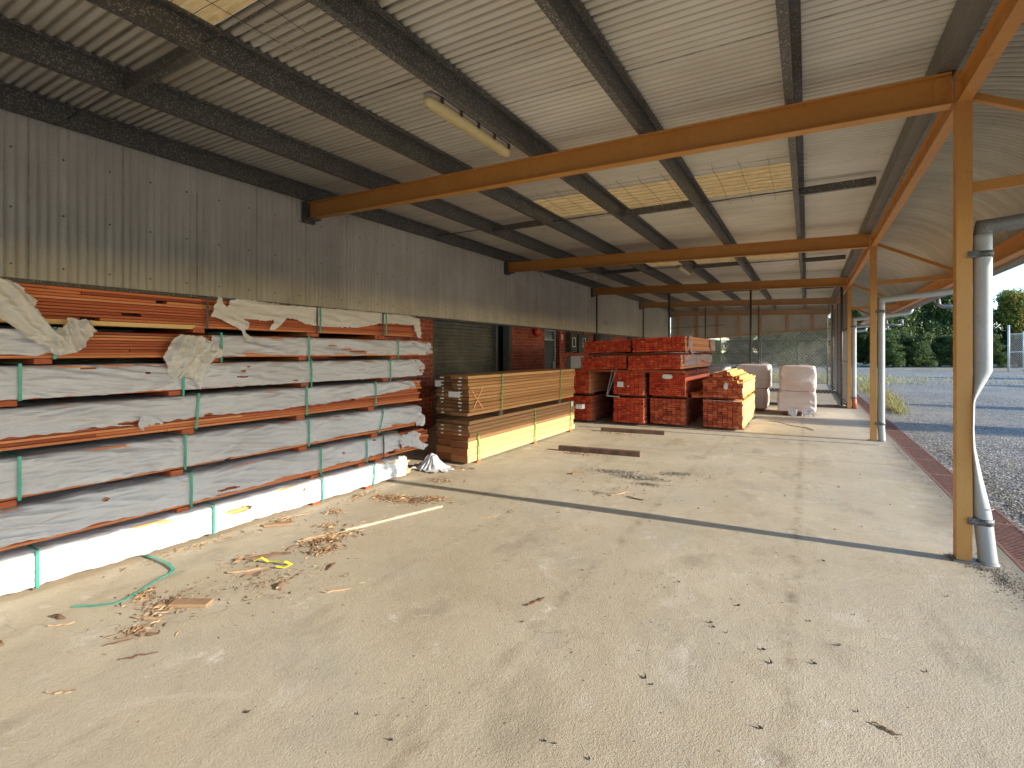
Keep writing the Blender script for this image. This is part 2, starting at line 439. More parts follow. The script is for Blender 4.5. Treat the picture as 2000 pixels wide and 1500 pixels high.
M = dict(
    concrete=m_concrete(), asphalt=m_asphalt(), brick=m_brick(),
    wallcorr=m_corr("wall_sheeting", (.62, .575, .49), (.78, .735, .64), (.42, .37, .30), 'Z', .8, rough=.7, metal=0),
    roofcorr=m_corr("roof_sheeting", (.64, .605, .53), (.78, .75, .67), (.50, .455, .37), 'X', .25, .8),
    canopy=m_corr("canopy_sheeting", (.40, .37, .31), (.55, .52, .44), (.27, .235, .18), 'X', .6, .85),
    galv=m_galv("galvanised_steel", (.115, .11, .10), (.50, .49, .46), .65),
    galv_pale=m_galv("galvanised_gutter", (.22, .215, .20), (.42, .41, .38), .4),
    orange=m_paint("orange_paint", (.55, .245, .052), (.61, .29, .07), .35),
    post=m_paint("ochre_paint", (.60, .27, .065), (.66, .33, .09), .25),
    pipe=m_paint("downpipe_paint", (.40, .40, .38), (.50, .50, .48), .25),
    pvc=simple("red_pipe", (.45, .13, .06), .5),
    skylight=m_skylight(),
    wire=simple("mesh_wire", (.50, .48, .45), .5, .2, .2),
    wiredark=simple("dark_wire", (.10, .085, .07), .6, .3),
    fpost=simple("fence_post_steel", (.12, .11, .095), .55, .3),
    black=simple("dark_interior", (.012, .012, .011), .7),
    shutter=simple("shutter_paint", (.14, .13, .10), .5, .2, .35, 3),
    doorframe=simple("door_frame_paint", (.10, .085, .06), .6),
    darkdoor=simple("door_paint", (.022, .025, .022), .45),
    glass=simple("dark_glass", (.03, .035, .03), .12, 0, .3, 2, .02),
    alu=simple("frame_alloy", (.45, .45, .43), .4, .3),
    grey=simple("grey_box_paint", (.36, .36, .35), .5, 0, .1),
    meter=simple("meter_box_paint", (.055, .06, .045), .6),
    white=simple("white_enamel", (.72, .71, .68), .45, 0, .1),
    red=simple("red_enamel", (.55, .03, .02), .35, 0, .1),
    strap=simple("green_strap", (.03, .30, .20), .4, 0, .2, 20),
    strapg=simple("olive_strap", (.20, .36, .08), .4, 0, .2, 20),
    strapk=simple("black_strap", (.03, .028, .026), .4, 0, .2, 20),
    yellow=simple("yellow_tape", (.65, .60, .03), .4, 0, .2, 20),
    rust=simple("rusty_grate", (.20, .085, .05), .8, .1, .4, 20),
    tagpaper=simple("tag_paper", (.75, .73, .68), .6, 0, .1, 30),
    crayon=simple("orange_crayon", (.80, .36, .18), .7, 0, .1),
    plastic=m_plastic("wrap_plastic", (.57, .555, .565), (.50, .475, .47), .12),
    plastic_w=m_plastic("wrap_plastic_clean", (.74, .74, .75), (.70, .69, .69), .12),
    plastic_d=m_plastic("dusty_plastic", (.70, .655, .58), (.60, .55, .48), .25, False),
    plastic_p=m_plastic("thin_pinkish_plastic", (.74, .64, .60), (.70, .50, .40), .12, False),
    clear=m_plastic("torn_film", (.58, .38, .31), (.50, .36, .31), .3, False),
    board=m_wood("redwood_boards", [(.13, .028, .012), (.30, .065, .025), (.46, .125, .045), (.50, .15, .05), (.62, .28, .12)], (1, .06, 3)),
    boardy=m_wood("pale_boards", [(.42, .22, .08), (.60, .36, .14), (.72, .48, .22)], (1, .06, 3), dirt=.2),
    core=simple("bundle_core", (.035, .018, .012), .9),
    redend=m_endgrain("red_painted_ends", [(.30, .026, .012), (.56, .050, .018), (.70, .080, .022), (.50, .045, .018), (.74, .15, .05)], .35),
    redend_b=m_endgrain("brown_red_ends", [(.22, .035, .016), (.44, .068, .026), (.56, .10, .032), (.62, .17, .07)], .38),
    redside=m_wood("red_stained_sides", [(.22, .05, .025), (.34, .085, .04), (.42, .12, .06)], (1, .1, 2), dirt=.3),
    orangeside=m_wood("orange_sides", [(.50, .17, .07), (.60, .23, .10), (.66, .30, .15)], (1, .1, 2), dirt=.15),
    yellowside=m_wood("sunlit_pine_sides", [(.60, .36, .09), (.70, .46, .16), (.74, .53, .26)], (1, .1, 2), dirt=.25, dcol=(.5, .24, .03)),
    brownside=m_wood("brown_plank_sides", [(.32, .14, .045), (.48, .225, .08), (.60, .33, .135)], (1, .07, 2), dirt=.35, dcol=(.16, .06, .02)),
    brownside2=m_wood("dull_plank_sides", [(.27, .135, .055), (.36, .18, .075), (.42, .23, .10)], (1, .07, 2), dirt=.3, dcol=(.14, .06, .02)),
    yellowpine=m_wood("yellow_pine", [(.35, .29, .13), (.41, .345, .165), (.45, .39, .205)], (1, .05, 1.3), dirt=.12, dcol=(.4, .28, .07)),
    brownend=m_endgrain("plank_ends", [(.10, .05, .025), (.19, .085, .035), (.26, .11, .045), (.36, .18, .075)], .5, (.05, .03, .015)),
    brownend2=m_endgrain("rust_plank_ends", [(.20, .06, .022), (.30, .095, .03), (.42, .16, .055)], .4, (.07, .02, .01)),
    offcut=m_wood("offcut_wood", [(.22, .13, .07), (.38, .25, .14), (.52, .40, .26)], (3, 3, 3), dirt=.3),
    shaving=m_wood("shavings_wood", [(.10, .055, .03), (.24, .13, .065), (.42, .26, .13), (.60, .46, .28)], (3, 3, 3), dirt=.3),
    palestrip=simple("pale_strip_wood", (.52, .42, .28), .7, 0, .3, 12),
    bark=simple("bark_bits", (.16, .085, .045), .85, 0, .5, 12),
    oldbeam=simple("weathered_timber", (.13, .07, .045), .85, 0, .4, 6),
    pebble=simple("pebbles", (.22, .19, .14), .85, 0, .5, 30),
    pod=simple("seed_pods", (.035, .03, .024), .7, 0, .3, 30),
    leaf=m_leaf("hedge_leaves", [(.02, .042, .012), (.045, .085, .02), (.07, .12, .028), (.11, .16, .035), (.19, .22, .06)]),
    leafy=m_leaf("yellow_leaves", [(.05, .07, .012), (.12, .15, .02), (.22, .25, .03), (.32, .30, .04), (.34, .16, .04)]),
    trunk=simple("tree_bark", (.10, .07, .05), .9, 0, .3, 6, .5),
    grass=m_leaf("dry_grass_blades", [(.10, .13, .03), (.22, .22, .06), (.40, .33, .12), (.50, .42, .2)]),
    earth=simple("dry_ground", (.20, .17, .10), .95, 0, .4, .8),
    housewall=simple("pink_render", (.48, .34, .28), .8, 0, .1),
    houseroof=simple("grey_roof_tiles", (.25, .26, .30), .6, 0, .2),
    lampbody=simple("lamp_body_plastic", (.50, .44, .42), .5, 0, .2),
    diffuser=simple("yellowed_diffuser", (.66, .55, .28), .28, 0, .12, 3, .03),
)

# ------------------------------------------------------------------ key dimensions
BAYS = [-12.2, -6.50, -.90, 4.75, 10.40, 16.05, 21.70, 27.35]
XW = -6.40                                   # face of the wall sheeting
def zbeam(x): return 3.30 + (.909 - x) * .0248       # underside of the beams
PX = [-6.22, -4.95, -3.72, -2.52, -1.33, -.10]       # purlins
YMIN, YMAX = -6.65, 27.45
PITCH = .0762

# ------------------------------------------------------------------ ground
m = MB(); m.quad([(-700, -700, -.06), (700, -700, -.06), (700, 700, -.06), (-700, 700, -.06)])
tag(m.build("ground", M['earth']), kind='structure')
m = MB()
m.box(-6.9, 1.27, -13, 27.9, -.3, 0)
tag(m.build("concrete_floor", M['concrete']), kind='structure')
m = MB()
m.box(1.56, 60, -20, 57.0, -.3, -.006)
tag(m.build("asphalt", M['asphalt']), kind='structure')

# drain running along the slab edge, with its grate
gr = thing("drain_grate", (1.41, 0, 0), "long rusty slotted drain grate let into the ground beside the concrete slab", "drain grate")
m = MB()
m.box(1.272, 1.298, -12.9, 27.8, -.2, .002); m.box(1.532, 1.558, -12.9, 27.8, -.2, .002)
m.build("frame", M['rust'], gr)
m = MB(); m.box(1.30, 1.53, -12.9, 27.8, -.2, -.12)
m.build("channel", M['core'], gr)
m = MB(); y = -2.0
while y < 27.7:
    m.box(1.2985, 1.5315, y, y + .022, -.03, 0); y += .040 if y < 12 else .055
for yy in range(-2, 28): m.box(1.2984, 1.5316, yy + .9, yy + .945, -.031, .0015)
m.build("bars", M['rust'], gr)

# ------------------------------------------------------------------ corrugated sheets
def corr_wall(m, x0, ya, yb, z0, z1f, amp=.012, k=8, mi=0):
    n = int((yb - ya) / PITCH * k)
    b = len(m.v)
    for i in range(n + 1):
        y = ya + (yb - ya) * i / n
        ph = 2 * math.pi * (y - ya) / PITCH
        x = x0 + amp * math.cos(ph)
        m.v.append((x, y, z0)); m.v.append((x, y, z1f))
    for i in range(n):
        a = b + 2 * i
        m.f.append((a, a + 2, a + 3, a + 1)); m.m.append(mi); m.sm.append(True)

wh = thing("warehouse", (-6.4, 8, 0), "brick warehouse wall clad above with grey corrugated sheeting, roller doors below", "warehouse")
m = MB()
corr_wall(m, XW, YMIN, YMAX, 2.20, 3.93)
m.box(XW - .03, XW + .012, YMIN, YMAX, 2.165, 2.205, 1)
for zz in (2.33, 2.86, 3.42):                       # roofing screws
    yy = YMIN + .2
    while yy < YMAX:
        if -1 < yy < 20: m.box(XW + .008, XW + .018, yy, yy + .014, zz, zz + .014, 1)
        yy += PITCH * 5
m.build("cladding", [M['wallcorr'], M['galv']], wh)
m = MB()
SEG = [(-12.3, -2.4), (3.92, 7.69), (10.79, 12.60), (13.60, 16.35), (17.80, 20.1), (21.2, 27.4)]
for a, b in SEG:
    m = MB(); m.box(-6.68, -6.45, a, b, 0, 2.30); m.build("brick_wall", M['brick'], wh)
m = MB(); m.box(-6.95, -6.80, -2.6, 22, 0, 2.6); m.box(-6.9, -6.47, -2.42, -2.39, 0, 2.3)
m.build("dark_interior", M['black'], wh)

def roller(y0, y1, mat, zt=2.3, x=-6.60):
    m = MB(); n = int(zt / .075); b = len(m.v)
    pts = []
    for i in range(n * 6 + 1):
        z = zt * i / (n * 6)
        pts.append((x + .014 * math.sin(2 * math.pi * z / .075), z))
    for px, z in pts: m.v.append((px, y0, z)); m.v.append((px, y1, z))
    for i in range(len(pts) - 1):
        a = b + 2 * i; m.f.append((a, a + 1, a + 3, a + 2)); m.m.append(0); m.sm.append(True)
    o = m.build("roller_door", mat, wh)
    m = MB()
    for a, b2 in ((y0 - .07, y0), (y1, y1 + .07)):
        m = MB(); m.box(-6.66, -6.50, a, b2, 0, 2.3); m.build("frame", M['doorframe'], o)
    return o
tag(roller(7.78, 10.12, M['shutter']), "dark olive ribbed roller door behind the brown planks")
tag(roller(-2.3, 3.82, M['shutter']), "dark roller door behind the tall wrapped stack")
m = MB(); m.box(-6.64, -6.455, 10.66, 10.78, 0, 2.3)
m.build("door_jamb", M['doorframe'], wh)
# personnel door with a glazed transom
m = MB(); m.box(-6.60, -6.56, 12.66, 13.44, 0, 1.86)
d = m.build("door", M['darkdoor'], wh)
m = MB(); m.box(-6.558, -6.52, 13.33, 13.37, 1.02, 1.24); m.box(-6.558, -6.54, 13.31, 13.39, .98, 1.0)
m.build("handle", M['alu'], d)
m = MB()
for a in ((12.62, 12.66, 0, 2.2), (13.44, 13.48, 0, 2.2)): m.box(-6.62, -6.53, *a)
m.box(-6.62, -6.53, 12.66, 13.44, 2.14, 2.18); m.box(-6.62, -6.53, 12.66, 13.44, 1.865, 1.90)
m.build("frame", M['alu'], d)
m = MB(); m.box(-6.59, -6.575, 12.66, 13.44, 1.90, 2.14)
m.build("transom_window", M['glass'], d)

# things fixed to the brick
b_ = thing("alarm_bell", (-6.45, 12.03, 2.07), "round red fire alarm bell on the brick beside the dark door", "alarm bell")
m = MB()
prof = [(0, .135), (.03, .135), (.06, .12), (.09, .08), (.10, .03), (.101, .001)]
m.rings([[(-6.44 + px + .03, 12.03 + r * math.cos(2 * math.pi * k / 20), 2.07 + r * math.sin(2 * math.pi * k / 20)) for k in range(20)] for px, r in prof])
m.build("gong", M['red'], b_)
m = MB(); m.box(-6.449, -6.41, 11.96, 12.10, 2.0, 2.14); m.build("back_box", M['red'], b_)
m = MB(); m.box(-6.31, -6.305, 12.02, 12.05, 2.05, 2.10); m.build("badge", M['white'], b_)
sg = thing("extinguisher_sign", (-6.448, 13.75, 1.9), "small red sign with a white strip on the brick pier beyond the door", "sign")
m = MB(); m.box(-6.448, -6.44, 13.67, 13.84, 1.78, 2.08); m.build("plate", M['red'], sg)
m = MB(); m.box(-6.4385, -6.436, 13.71, 13.80, 1.90, 2.06); m.build("symbol", M['white'], sg)
for i, (ya, yb, zb, zt, gy) in enumerate([(14.02, 14.50, 1.52, 2.12, 14.22), (14.62, 15.44, 1.50, 2.10, 15.04)]):
    mb = thing("meter_box", (-6.45, (ya + yb) / 2, zb),
               ["narrow dark meter box with a white window frame nearest the door", "wide dark meter box with a white window frame beyond the narrow one"][i], "meter box", "meter boxes on the brick wall")
    m = MB(); m.box(-6.449, -6.26, ya, yb, zb, zt); mods(m.build("casing", M['meter'], mb), .008)
    m = MB(); g = gy
    m.box(-6.262, -6.245, g - .11, g - .085, 1.68, 1.98); m.box(-6.262, -6.245, g + .085, g + .11, 1.68, 1.98)
    m.box(-6.262, -6.245, g - .085, g + .085, 1.955, 1.98); m.box(-6.262, -6.245, g - .085, g + .085, 1.68, 1.705)
    w = m.build("window_frame", M['white'], mb)
    m = MB(); m.box(-6.262, -6.255, g - .085, g + .085, 1.705, 1.955); m.build("pane", M['glass'], w)
    for yv, rr_ in ((ya + .1, .025), (yb - .1, .018)):
        m = MB(); m.tube([(-6.40, yv, zt - .01), (-6.40, yv, 2.19)], rr_); m.build("conduit", M['meter'], mb)
m = MB(); m.box(-6.449, -6.30, 14.10, 15.12, .75, 1.40)
tag(mods(m.build("switch_box", M['grey'], None, (-6.4, 14.6, .75)), .01), "pale grey metal cabinet on the wall below the meter boxes", "cabinet")
m = MB(); m.box(-6.449, -6.28, 16.5, 17.75, 1.2, 2.12); m.box(-6.282, -6.27, 16.55, 17.7, 1.25, 2.07)
tag(mods(m.build("meter_cabinet", M['meter'], None, (-6.4, 17, 1.2)), .01), "large dark green cabinet on the wall just inside the mesh fence", "cabinet")

# ------------------------------------------------------------------ the open shed
sh = thing("open_shed", (-2.7, 8, 0), "long lean-to shed of orange steel posts and beams under corrugated roofing", "shed")
SKY = [(.85, 1.95), (6.75, 7.85), (12.5, 13.6), (18.1, 19.2)]
def insky(y): return any(a <= y <= b for a, b in SKY)
def roof_pt(x, y, up=0): return (x, y, zbeam(x) + .456 + up + .0165 * math.cos(2 * math.pi * y / PITCH))
KR = 8
ys = [YMIN + i * PITCH / KR for i in range(int((YMAX - YMIN) / PITCH * KR) + 1)]
m = MB(); xs = [-6.45, -3.72, -.10, .96]
b = len(m.v)
for y in ys:
    for x in xs: m.v.append(roof_pt(x, y))
for i in range(len(ys) - 1):
    for j in range(3):
        if j == 1 and insky((ys[i] + ys[i + 1]) / 2): continue
        a = b + i * 4 + j; m.f.append((a, a + 1, a + 5, a + 4)); m.m.append(0); m.sm.append(True)
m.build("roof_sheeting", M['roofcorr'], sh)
for a0, a1 in SKY:
    m = MB(); yy = [a0 - .04 + i * PITCH / KR for i in range(int((a1 - a0 + .08) / PITCH * KR) + 1)]
    b = 0
    for y in yy:
        for x in (-3.74, -.08): m.v.append(roof_pt(x, y, .006))
    for i in range(len(yy) - 1):
        a = 2 * i; m.f.append((a, a + 1, a + 3, a + 2)); m.m.append(0); m.sm.append(True)
    tag(m.build("skylight_sheet", M['skylight'], sh), "yellowed translucent roof sheet")
    m = MB()                                        # safety mesh under it
    y = a0 - .25
    while y < a1 + .25:
        m.tube([(x, y + U(-.012, .012), zbeam(x) + .425 + U(-.008, .003)) for x in np.linspace(-3.8, .0, 14)], .0022, 4); y += .15
    x = -3.7
    while x < 0:
        m.tube([(x + U(-.01, .01), yv, zbeam(x) + .42 + U(-.012, .003)) for yv in np.linspace(a0 - .4, a1 + .35, 9)], .0022, 4); x += .30
    m.build("safety_mesh", M['wiredark'], sh)
m = MB()
for pts in ([(-3.5, 2.1), (-3.3, 2.35), (-3.0, 2.3), (-2.85, 2.5)], [(-3.4, 2.0), (-3.2, 2.5), (-2.95, 2.65), (-2.75, 2.45), (-2.6, 2.6)], [(-3.2, 2.0), (-3.05, 2.2), (-2.7, 2.15)]):
    m.tube([(x, y, zbeam(x) + .40 + U(-.06, 0)) for x, y in pts], .0028, 5)
m.build("loose_wire", M['wire'], sh)

# purlins: Z sections, lower flange towards the wall
def purlin(x, w=.062, h=.20):
    m = MB(); zb = zbeam(x) + .236
    ya, yb = YMIN + .05, YMAX - .05
    def plate(x0, x1, z0, z1): m.box(x0, x1, ya, yb, z0, z1)
    plate(x - .002, x + .002, zb, zb + h)
    plate(x - w, x - .0025, zb, zb + .004); plate(x - w, x - w + .004, zb + .0045, zb + .018)
    plate(x + .0025, x + w, zb + h - .004, zb + h); plate(x + w - .004, x + w, zb + h - .02, zb + h - .0045)
    return m.build("purlin", M['galv'], sh)
for x in PX: purlin(x)
# bridging channels between purlins at mid bay
for k in range(1, 7):
    ym = (BAYS[k] + BAYS[k + 1]) / 2
    for j, (xa, xb) in enumerate(zip(PX, PX[1:] + [.80])):
        big = j % 2 == 1
        m = MB(); zc = zbeam((xa + xb) / 2) + .236
        if big:
            m.box(xa + .005, xb - .07, ym - .03, ym + .03, zc + .035, zc + .039)
            m.box(xa + .005, xb - .07, ym - .03, ym - .027, zc + .0395, zc + .13); m.box(xa + .005, xb - .07, ym + .027, ym + .03, zc + .0395, zc + .13)
        else: m.tube([(xa + .005, ym, zc + .10), (xb - .005, ym, zc + .09)], .010, 6)
        m.build("bridging_rod" if not big else "bridging_channel", M['galv'], sh)
# eaves purlin boxed in beside the gutter
m = MB(); x0, x1 = .812, .925
m.box(x0, x0 + .004, YMIN + .05, YMAX - .05, 3.545, 3.73); m.box(x0 + .0045, x1, YMIN + .05, YMAX - .05, 3.545, 3.549)
m.box(x1 + .0005, x1 + .004, YMIN + .05, YMAX - .05, 3.545, 3.73)
m.build("box_gutter", M['galv_pale'], sh)

# beams, posts, brackets
def ibeam(m, y, xa, xb, W=.11, H=.235, tf=.009):
    za, zb2 = zbeam(xa), zbeam(xb)
    def slab(y0, y1, h0, h1):
        n = len(m.v)
        for x, z in ((xa, za), (xb, zb2)):
            m.v += [(x, y0, z + h0), (x, y1, z + h0), (x, y1, z + h1), (x, y0, z + h1)]
        for f in [(0, 1, 2, 3), (7, 6, 5, 4), (0, 4, 5, 1), (1, 5, 6, 2), (2, 6, 7, 3), (3, 7, 4, 0)]:
            m.f.append(tuple(n + k for k in f)); m.m.append(0); m.sm.append(False)
    slab(y - W / 2, y + W / 2, 0, tf); slab(y - .004, y + .004, tf + .0002, H - tf - .0002); slab(y - W / 2, y + W / 2, H - tf, H)
for y in BAYS[1:]:
    m = MB(); ibeam(m, y, -6.33, .90)
    o = mods(m.build("beam", M['orange'], sh), .002)
    m = MB(); m.box(.80, .903, y - .016, y - .0045, 3.32, 3.52)
    m.build("end_plate", M['orange'], o)
    m = MB()
    for zz in (3.37, 3.47): m.rings([[(.855 + .016 * math.cos(a * math.pi / 3), y - .016 - dd, zz + .016 * math.sin(a * math.pi / 3)) for a in range(6)] for dd in (0, .014)])
    m.build("bolt", M['orange'], o)
    zw = zbeam(-6.35)
    m = MB(); m.box(-6.39, -6.325, y - .09, y + .09, zw - .06, zw + .24); m.box(-6.324, -6.17, y - .07, y + .07, zw - .03, zw - .008)
    m.build("wall_bracket", M['galv'], o)
PB = .09
for i, y in enumerate(BAYS[1:]):
    m = MB(); m.box(.92, .92 + PB, y - PB / 2, y + PB / 2, 0, 3.535)
    o = m.build("post", M['post'], sh)
    tag(mods(o, .004))
    m = MB(); m.box(.90, 1.05, y - .075, y + .075, .001, .012); m.build("base_plate", M['galv_pale'], o)
    # gusset plate above the beam
    m = MB(); m.box(.90, .918, y - .05, y + .05, 3.545, 3.63); m.build("gusset", M['orange'], o)
# fascia beam between the posts
for a, b2 in zip(BAYS[1:], BAYS[2:]):
    m = MB(); ya, yb = a + PB / 2 + .001, b2 - PB / 2 - .001
    m.box(.925, 1.005, ya, yb, 3.30, 3.306); m.box(.960, .968, ya, yb, 3.3065, 3.463); m.box(.925, 1.005, ya, yb, 3.4635, 3.47)
    m.build("tie_beam", M['orange'], sh)
# canopy brackets
XO = 2.08
for y in BAYS[1:]:
    m = MB(); m.bar((1.011, y, 2.685), (XO, y, 2.725), .05, .075)
    mods(m.build("bracket_bar", M['orange'], sh), .003)
    m = MB(); m.bar((1.011, y, 3.345), (XO - .02, y, 2.79), .05, .05)
    mods(m.build("bracket_strut", M['orange'], sh), .003)
# outer beam and gutter
m = MB()
m.box(XO, XO + .006, YMIN, YMAX, 2.66, 2.84); m.box(XO - .05, XO - .0005, YMIN, YMAX, 2.834, 2.84); m.box(XO + .0065, XO + .07, YMIN, YMAX, 2.66, 2.666)
m.build("outer_beam", M['orange'], sh)
m = MB()
m.box(XO + .072, XO + .078, YMIN, YMAX, 2.64, 2.80); m.box(XO - .03, XO + .0715, YMIN, YMAX, 2.646, 2.6595)
m.build("outer_rail", M['orange'], sh)
m = MB(); gx, gz = 2.30, 2.70
pr = [(gx - .075, gz + .06)] + [(gx + .075 * math.cos(a), gz + .09 * math.sin(a)) for a in np.linspace(math.pi, 2 * math.pi, 9)] + [(gx + .075, gz + .05), (gx + .06, gz + .06)]
m.grid(lambda u, v: (pr[round(v * (len(pr) - 1))][0], YMIN + (YMAX - YMIN) * u, pr[round(v * (len(pr) - 1))][1]), 24, len(pr) - 1)
mods(m.build("gutter", M['galv_pale'], sh), None, .003)
# curved canopy sheet
NA = 18
def cpt(i, y):
    t = math.pi / 2 * i / NA
    w = .016 * math.cos(2 * math.pi * y / PITCH)
    return (.94 + (1.34 + w) * math.sin(t), y, 2.74 + (1.06 + w) * math.cos(t))
yc = [YMIN + i * PITCH / 7 for i in range(int((YMAX - YMIN) / PITCH * 7) + 1)]
yc = [y for y in yc if y > -4]
m = MB()
for y in yc:
    for i in range(NA + 1): m.v.append(cpt(i, y))
for k in range(len(yc) - 1):
    for i in range(NA):
        a = k * (NA + 1) + i; m.f.append((a, a + 1, a + NA + 2, a + NA + 1)); m.m.append(0); m.sm.append(True)
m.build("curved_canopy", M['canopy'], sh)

# downpipes
EX, EY = Vector((.975, -.222, 0)), Vector((.222, .975, 0))
def ell(c, a, b2, z, n=28, tilt=0):
    return [tuple(Vector((c[0], c[1], z)) + EX * (a * math.cos(2 * math.pi * k / n)) + EY * (b2 * math.sin(2 * math.pi * k / n)) + Vector((0, 0, tilt * math.cos(2 * math.pi * k / n)))) for k in range(n)]
def lerp_rings(keys, step=.03):
    out = []
    for (z0, s0, a0, b0), (z1, s1, a1, b1) in zip(keys, keys[1:]):
        n = max(1, int(abs(z1 - z0) / step))
        for i in range(n):
            t = i / n
            out.append((z0 + (z1 - z0) * t, s0 + (s1 - s0) * t, a0 + (a1 - a0) * t, b0 + (b1 - b0) * t))
    out.append(keys[-1]); return out
crush = [(0, .028, .055, .052), (.10, .020, .052, .052), (.26, .006, .052, .052), (.36, -.002, .050, .053), (.60, -.026, .027, .066), (.82, -.047, .010, .079),
         (.95, -.050, .007, .081), (1.14, -.047, .008, .08), (1.165, -.045, .011, .079), (1.355, -.003, .049, .054), (1.37, 0, .0515, .0515), (2.34, 0, .0515, .0515)]
straight = [(0, .012, .0515, .0515), (.25, 0, .0515, .0515), (2.34, 0, .0515, .0515)]
for i, y in enumerate(BAYS[1:]):
    px = 1.073
    keys = crush if abs(y - 4.75) < .1 else straight
    if abs(y - 16.05) < .1: keys = [(.27, 0, .0515, .0515), (2.34, 0, .0515, .0515)]
    m = MB()
    rr = lerp_rings(keys)
    m.rings([ell((px + s * EX.x, y + s * EX.y), a, b2, z) for z, s, a, b2 in rr])
    if keys is crush:
        m.rings([ell((px + .028, y), .062, .060, z) for z in (.001, .012)])
        m.rings([ell((px + .006 * 1.0, y), .0535, .0535, z) for z in (.395, .40)], cap=False)
    o = m.build("downpipe", M['pipe'], sh)
    if keys is crush: tag(o, "white downpipe crushed flat at knee height")
    m = MB()                                       # mitred elbow and arm out to the gutter
    m.tube([(px, y, 2.3405), (px, y, 2.352), (px + .003, y, 2.395), (px + .06, y, 2.40), (2.16, y, 2.50), (2.25, y, 2.53), (2.29, y, 2.62)], [.0515, .0515, .064, .0515, .0505, .048, .045], 18)
    m.build("pipe_arm", M['pipe'] if y > 5 else M['galv_pale'], o)
    for zz in (2.20, .30):
        sft = 0 if zz > 1 else (.004 if keys is crush else 0)
        m = MB(); cx = px + sft
        m.rings([ell((cx, y), .0555, .0555, z) for z in (zz - .022, zz + .022)], cap=False)
        m.box(.985, 1.045, y - PB / 2 - .012, y - PB / 2 - .004, zz - .022, zz + .022)
        mods(m.build("bracket", M['galv'], o), None, .004)
    if abs(y - 16.05) < .1:
        m = MB(); m.rings([ell((px + .01, y), .057, .057, .0), ell((px, y), .056, .056, .29)]); m.build("foot", M['pvc'], o)
# gutter outlet spouts over the yard
for y in (13.2, 21.0, 24.5):
    m = MB(); m.tube([(2.30, y, 2.60), (2.31, y, 2.50), (2.36, y - .02, 2.44), (2.72, y - .05, 2.44)], .04, 10); m.tube([(2.72, y - .05, 2.40), (2.72, y - .05, 2.62)], .042, 10)
    m.build("overflow_pipe", M['galv_pale'], sh)

# end gable
eg_y = 27.30
def zg(x): return 2.12 + (x + 6.3) * .069
m = MB(); n = int(7.2 / PITCH * 6); b = 0
for i in range(n + 1):
    x = -6.35 + 7.2 * i / n
    yy = eg_y + .10 + .009 * math.cos(2 * math.pi * x / PITCH)
    m.v.append((x, yy, zg(x))); m.v.append((x, yy, zbeam(x) + .44))
for i in range(n):
    a = 2 * i; m.f.append((a, a + 2, a + 3, a + 1)); m.m.append(0); m.sm.append(True)
m.build("gable_sheeting", M['wallcorr'], sh)
for x in (-5.95, -5.0, -4.0, -3.0, -2.0, -.85, .2):
    m = MB(); m.box(x - .06, x + .06, eg_y - .01, eg_y + .06, zg(x) + .05, zbeam(x) - .002)
    m.build("stud", M['orange'], sh)
m = MB(); m.bar((-6.35, eg_y + .03, zg(-6.35) + .01), (.92, eg_y + .03, zg(.92) + .01), .07, .07)
m.build("girt", M['orange'], sh)
m = MB(); m.bar((-6.35, eg_y - .03, 2.82), (-3.6, eg_y - .03, 2.93), .03, .035)
m.build("brace", M['fpost'], sh)

# lights under the roof
for i, (x, ya, yb, lab, lit) in enumerate([(-2.66, 3.08, 4.38, "long yellowed fluorescent batten hanging in the nearest bay", 1), (-2.66, 12.3, 13.5, "dusty fluorescent batten far down the shed", 0)]):
    zt = zbeam(x) + .238
    L = thing("ceiling_light", (x, (ya + yb) / 2, zt), lab, "ceiling light", "fluorescent battens under the roof")
    m = MB()
    hw = .065
    def loop(z, w, e, dz=0):
        pts = []
        for k in range(24):
            a = 2 * math.pi * k / 24; cx_, sy_ = math.cos(a), math.sin(a)
            pts.append((x + w * (abs(cx_) ** .6) * (1 if cx_ > 0 else -1), (ya + yb) / 2 + (yb - ya) / 2 * (abs(sy_) ** .25) * (1 if sy_ > 0 else -1) * e, z))
        return pts
    m.rings([loop(zt, hw, .985), loop(zt - .045, hw + .008, 1.0)])
    m.build("housing", M['lampbody'], L)
    m = MB(); m.rings([loop(zt - .0455, hw + .004, .995), loop(zt - .075, hw - .002, .99), loop(zt - .10, hw - .02, .975), loop(zt - .108, .02, .95)])
    m.build("diffuser", M['diffuser'], L)
    m = MB()
    for k in range(5):
        yy = ya + .12 + (yb - ya - .24) * k / 4
        for sx in (-1, 1): m.box(x + sx * (hw + .012) - .006, x + sx * (hw + .012) + .006, yy - .015, yy + .015, zt - .07, zt - .02)
    m.build("clip", M['wiredark'], L)
for i, (x, y, z, lab) in enumerate([(-6.12, 11.82, 3.60, "small white sensor lamp at the top of the wall"), (-4.93, 12.63, 3.52, "small white bulb under the second roof purlin")]):
    m = MB()
    m.rings([[(x + r * math.cos(a * math.pi / 5), y + r * math.sin(a * math.pi / 5), z + dz) for a in range(10)] for dz, r in ((.15, .012), (.06, .014), (.05, .03), (.02, .055), (-.02, .05), (-.05, .02))])
    tag(m.build("bulb", M['white'], None, (x, y, z)), lab, "light bulb")

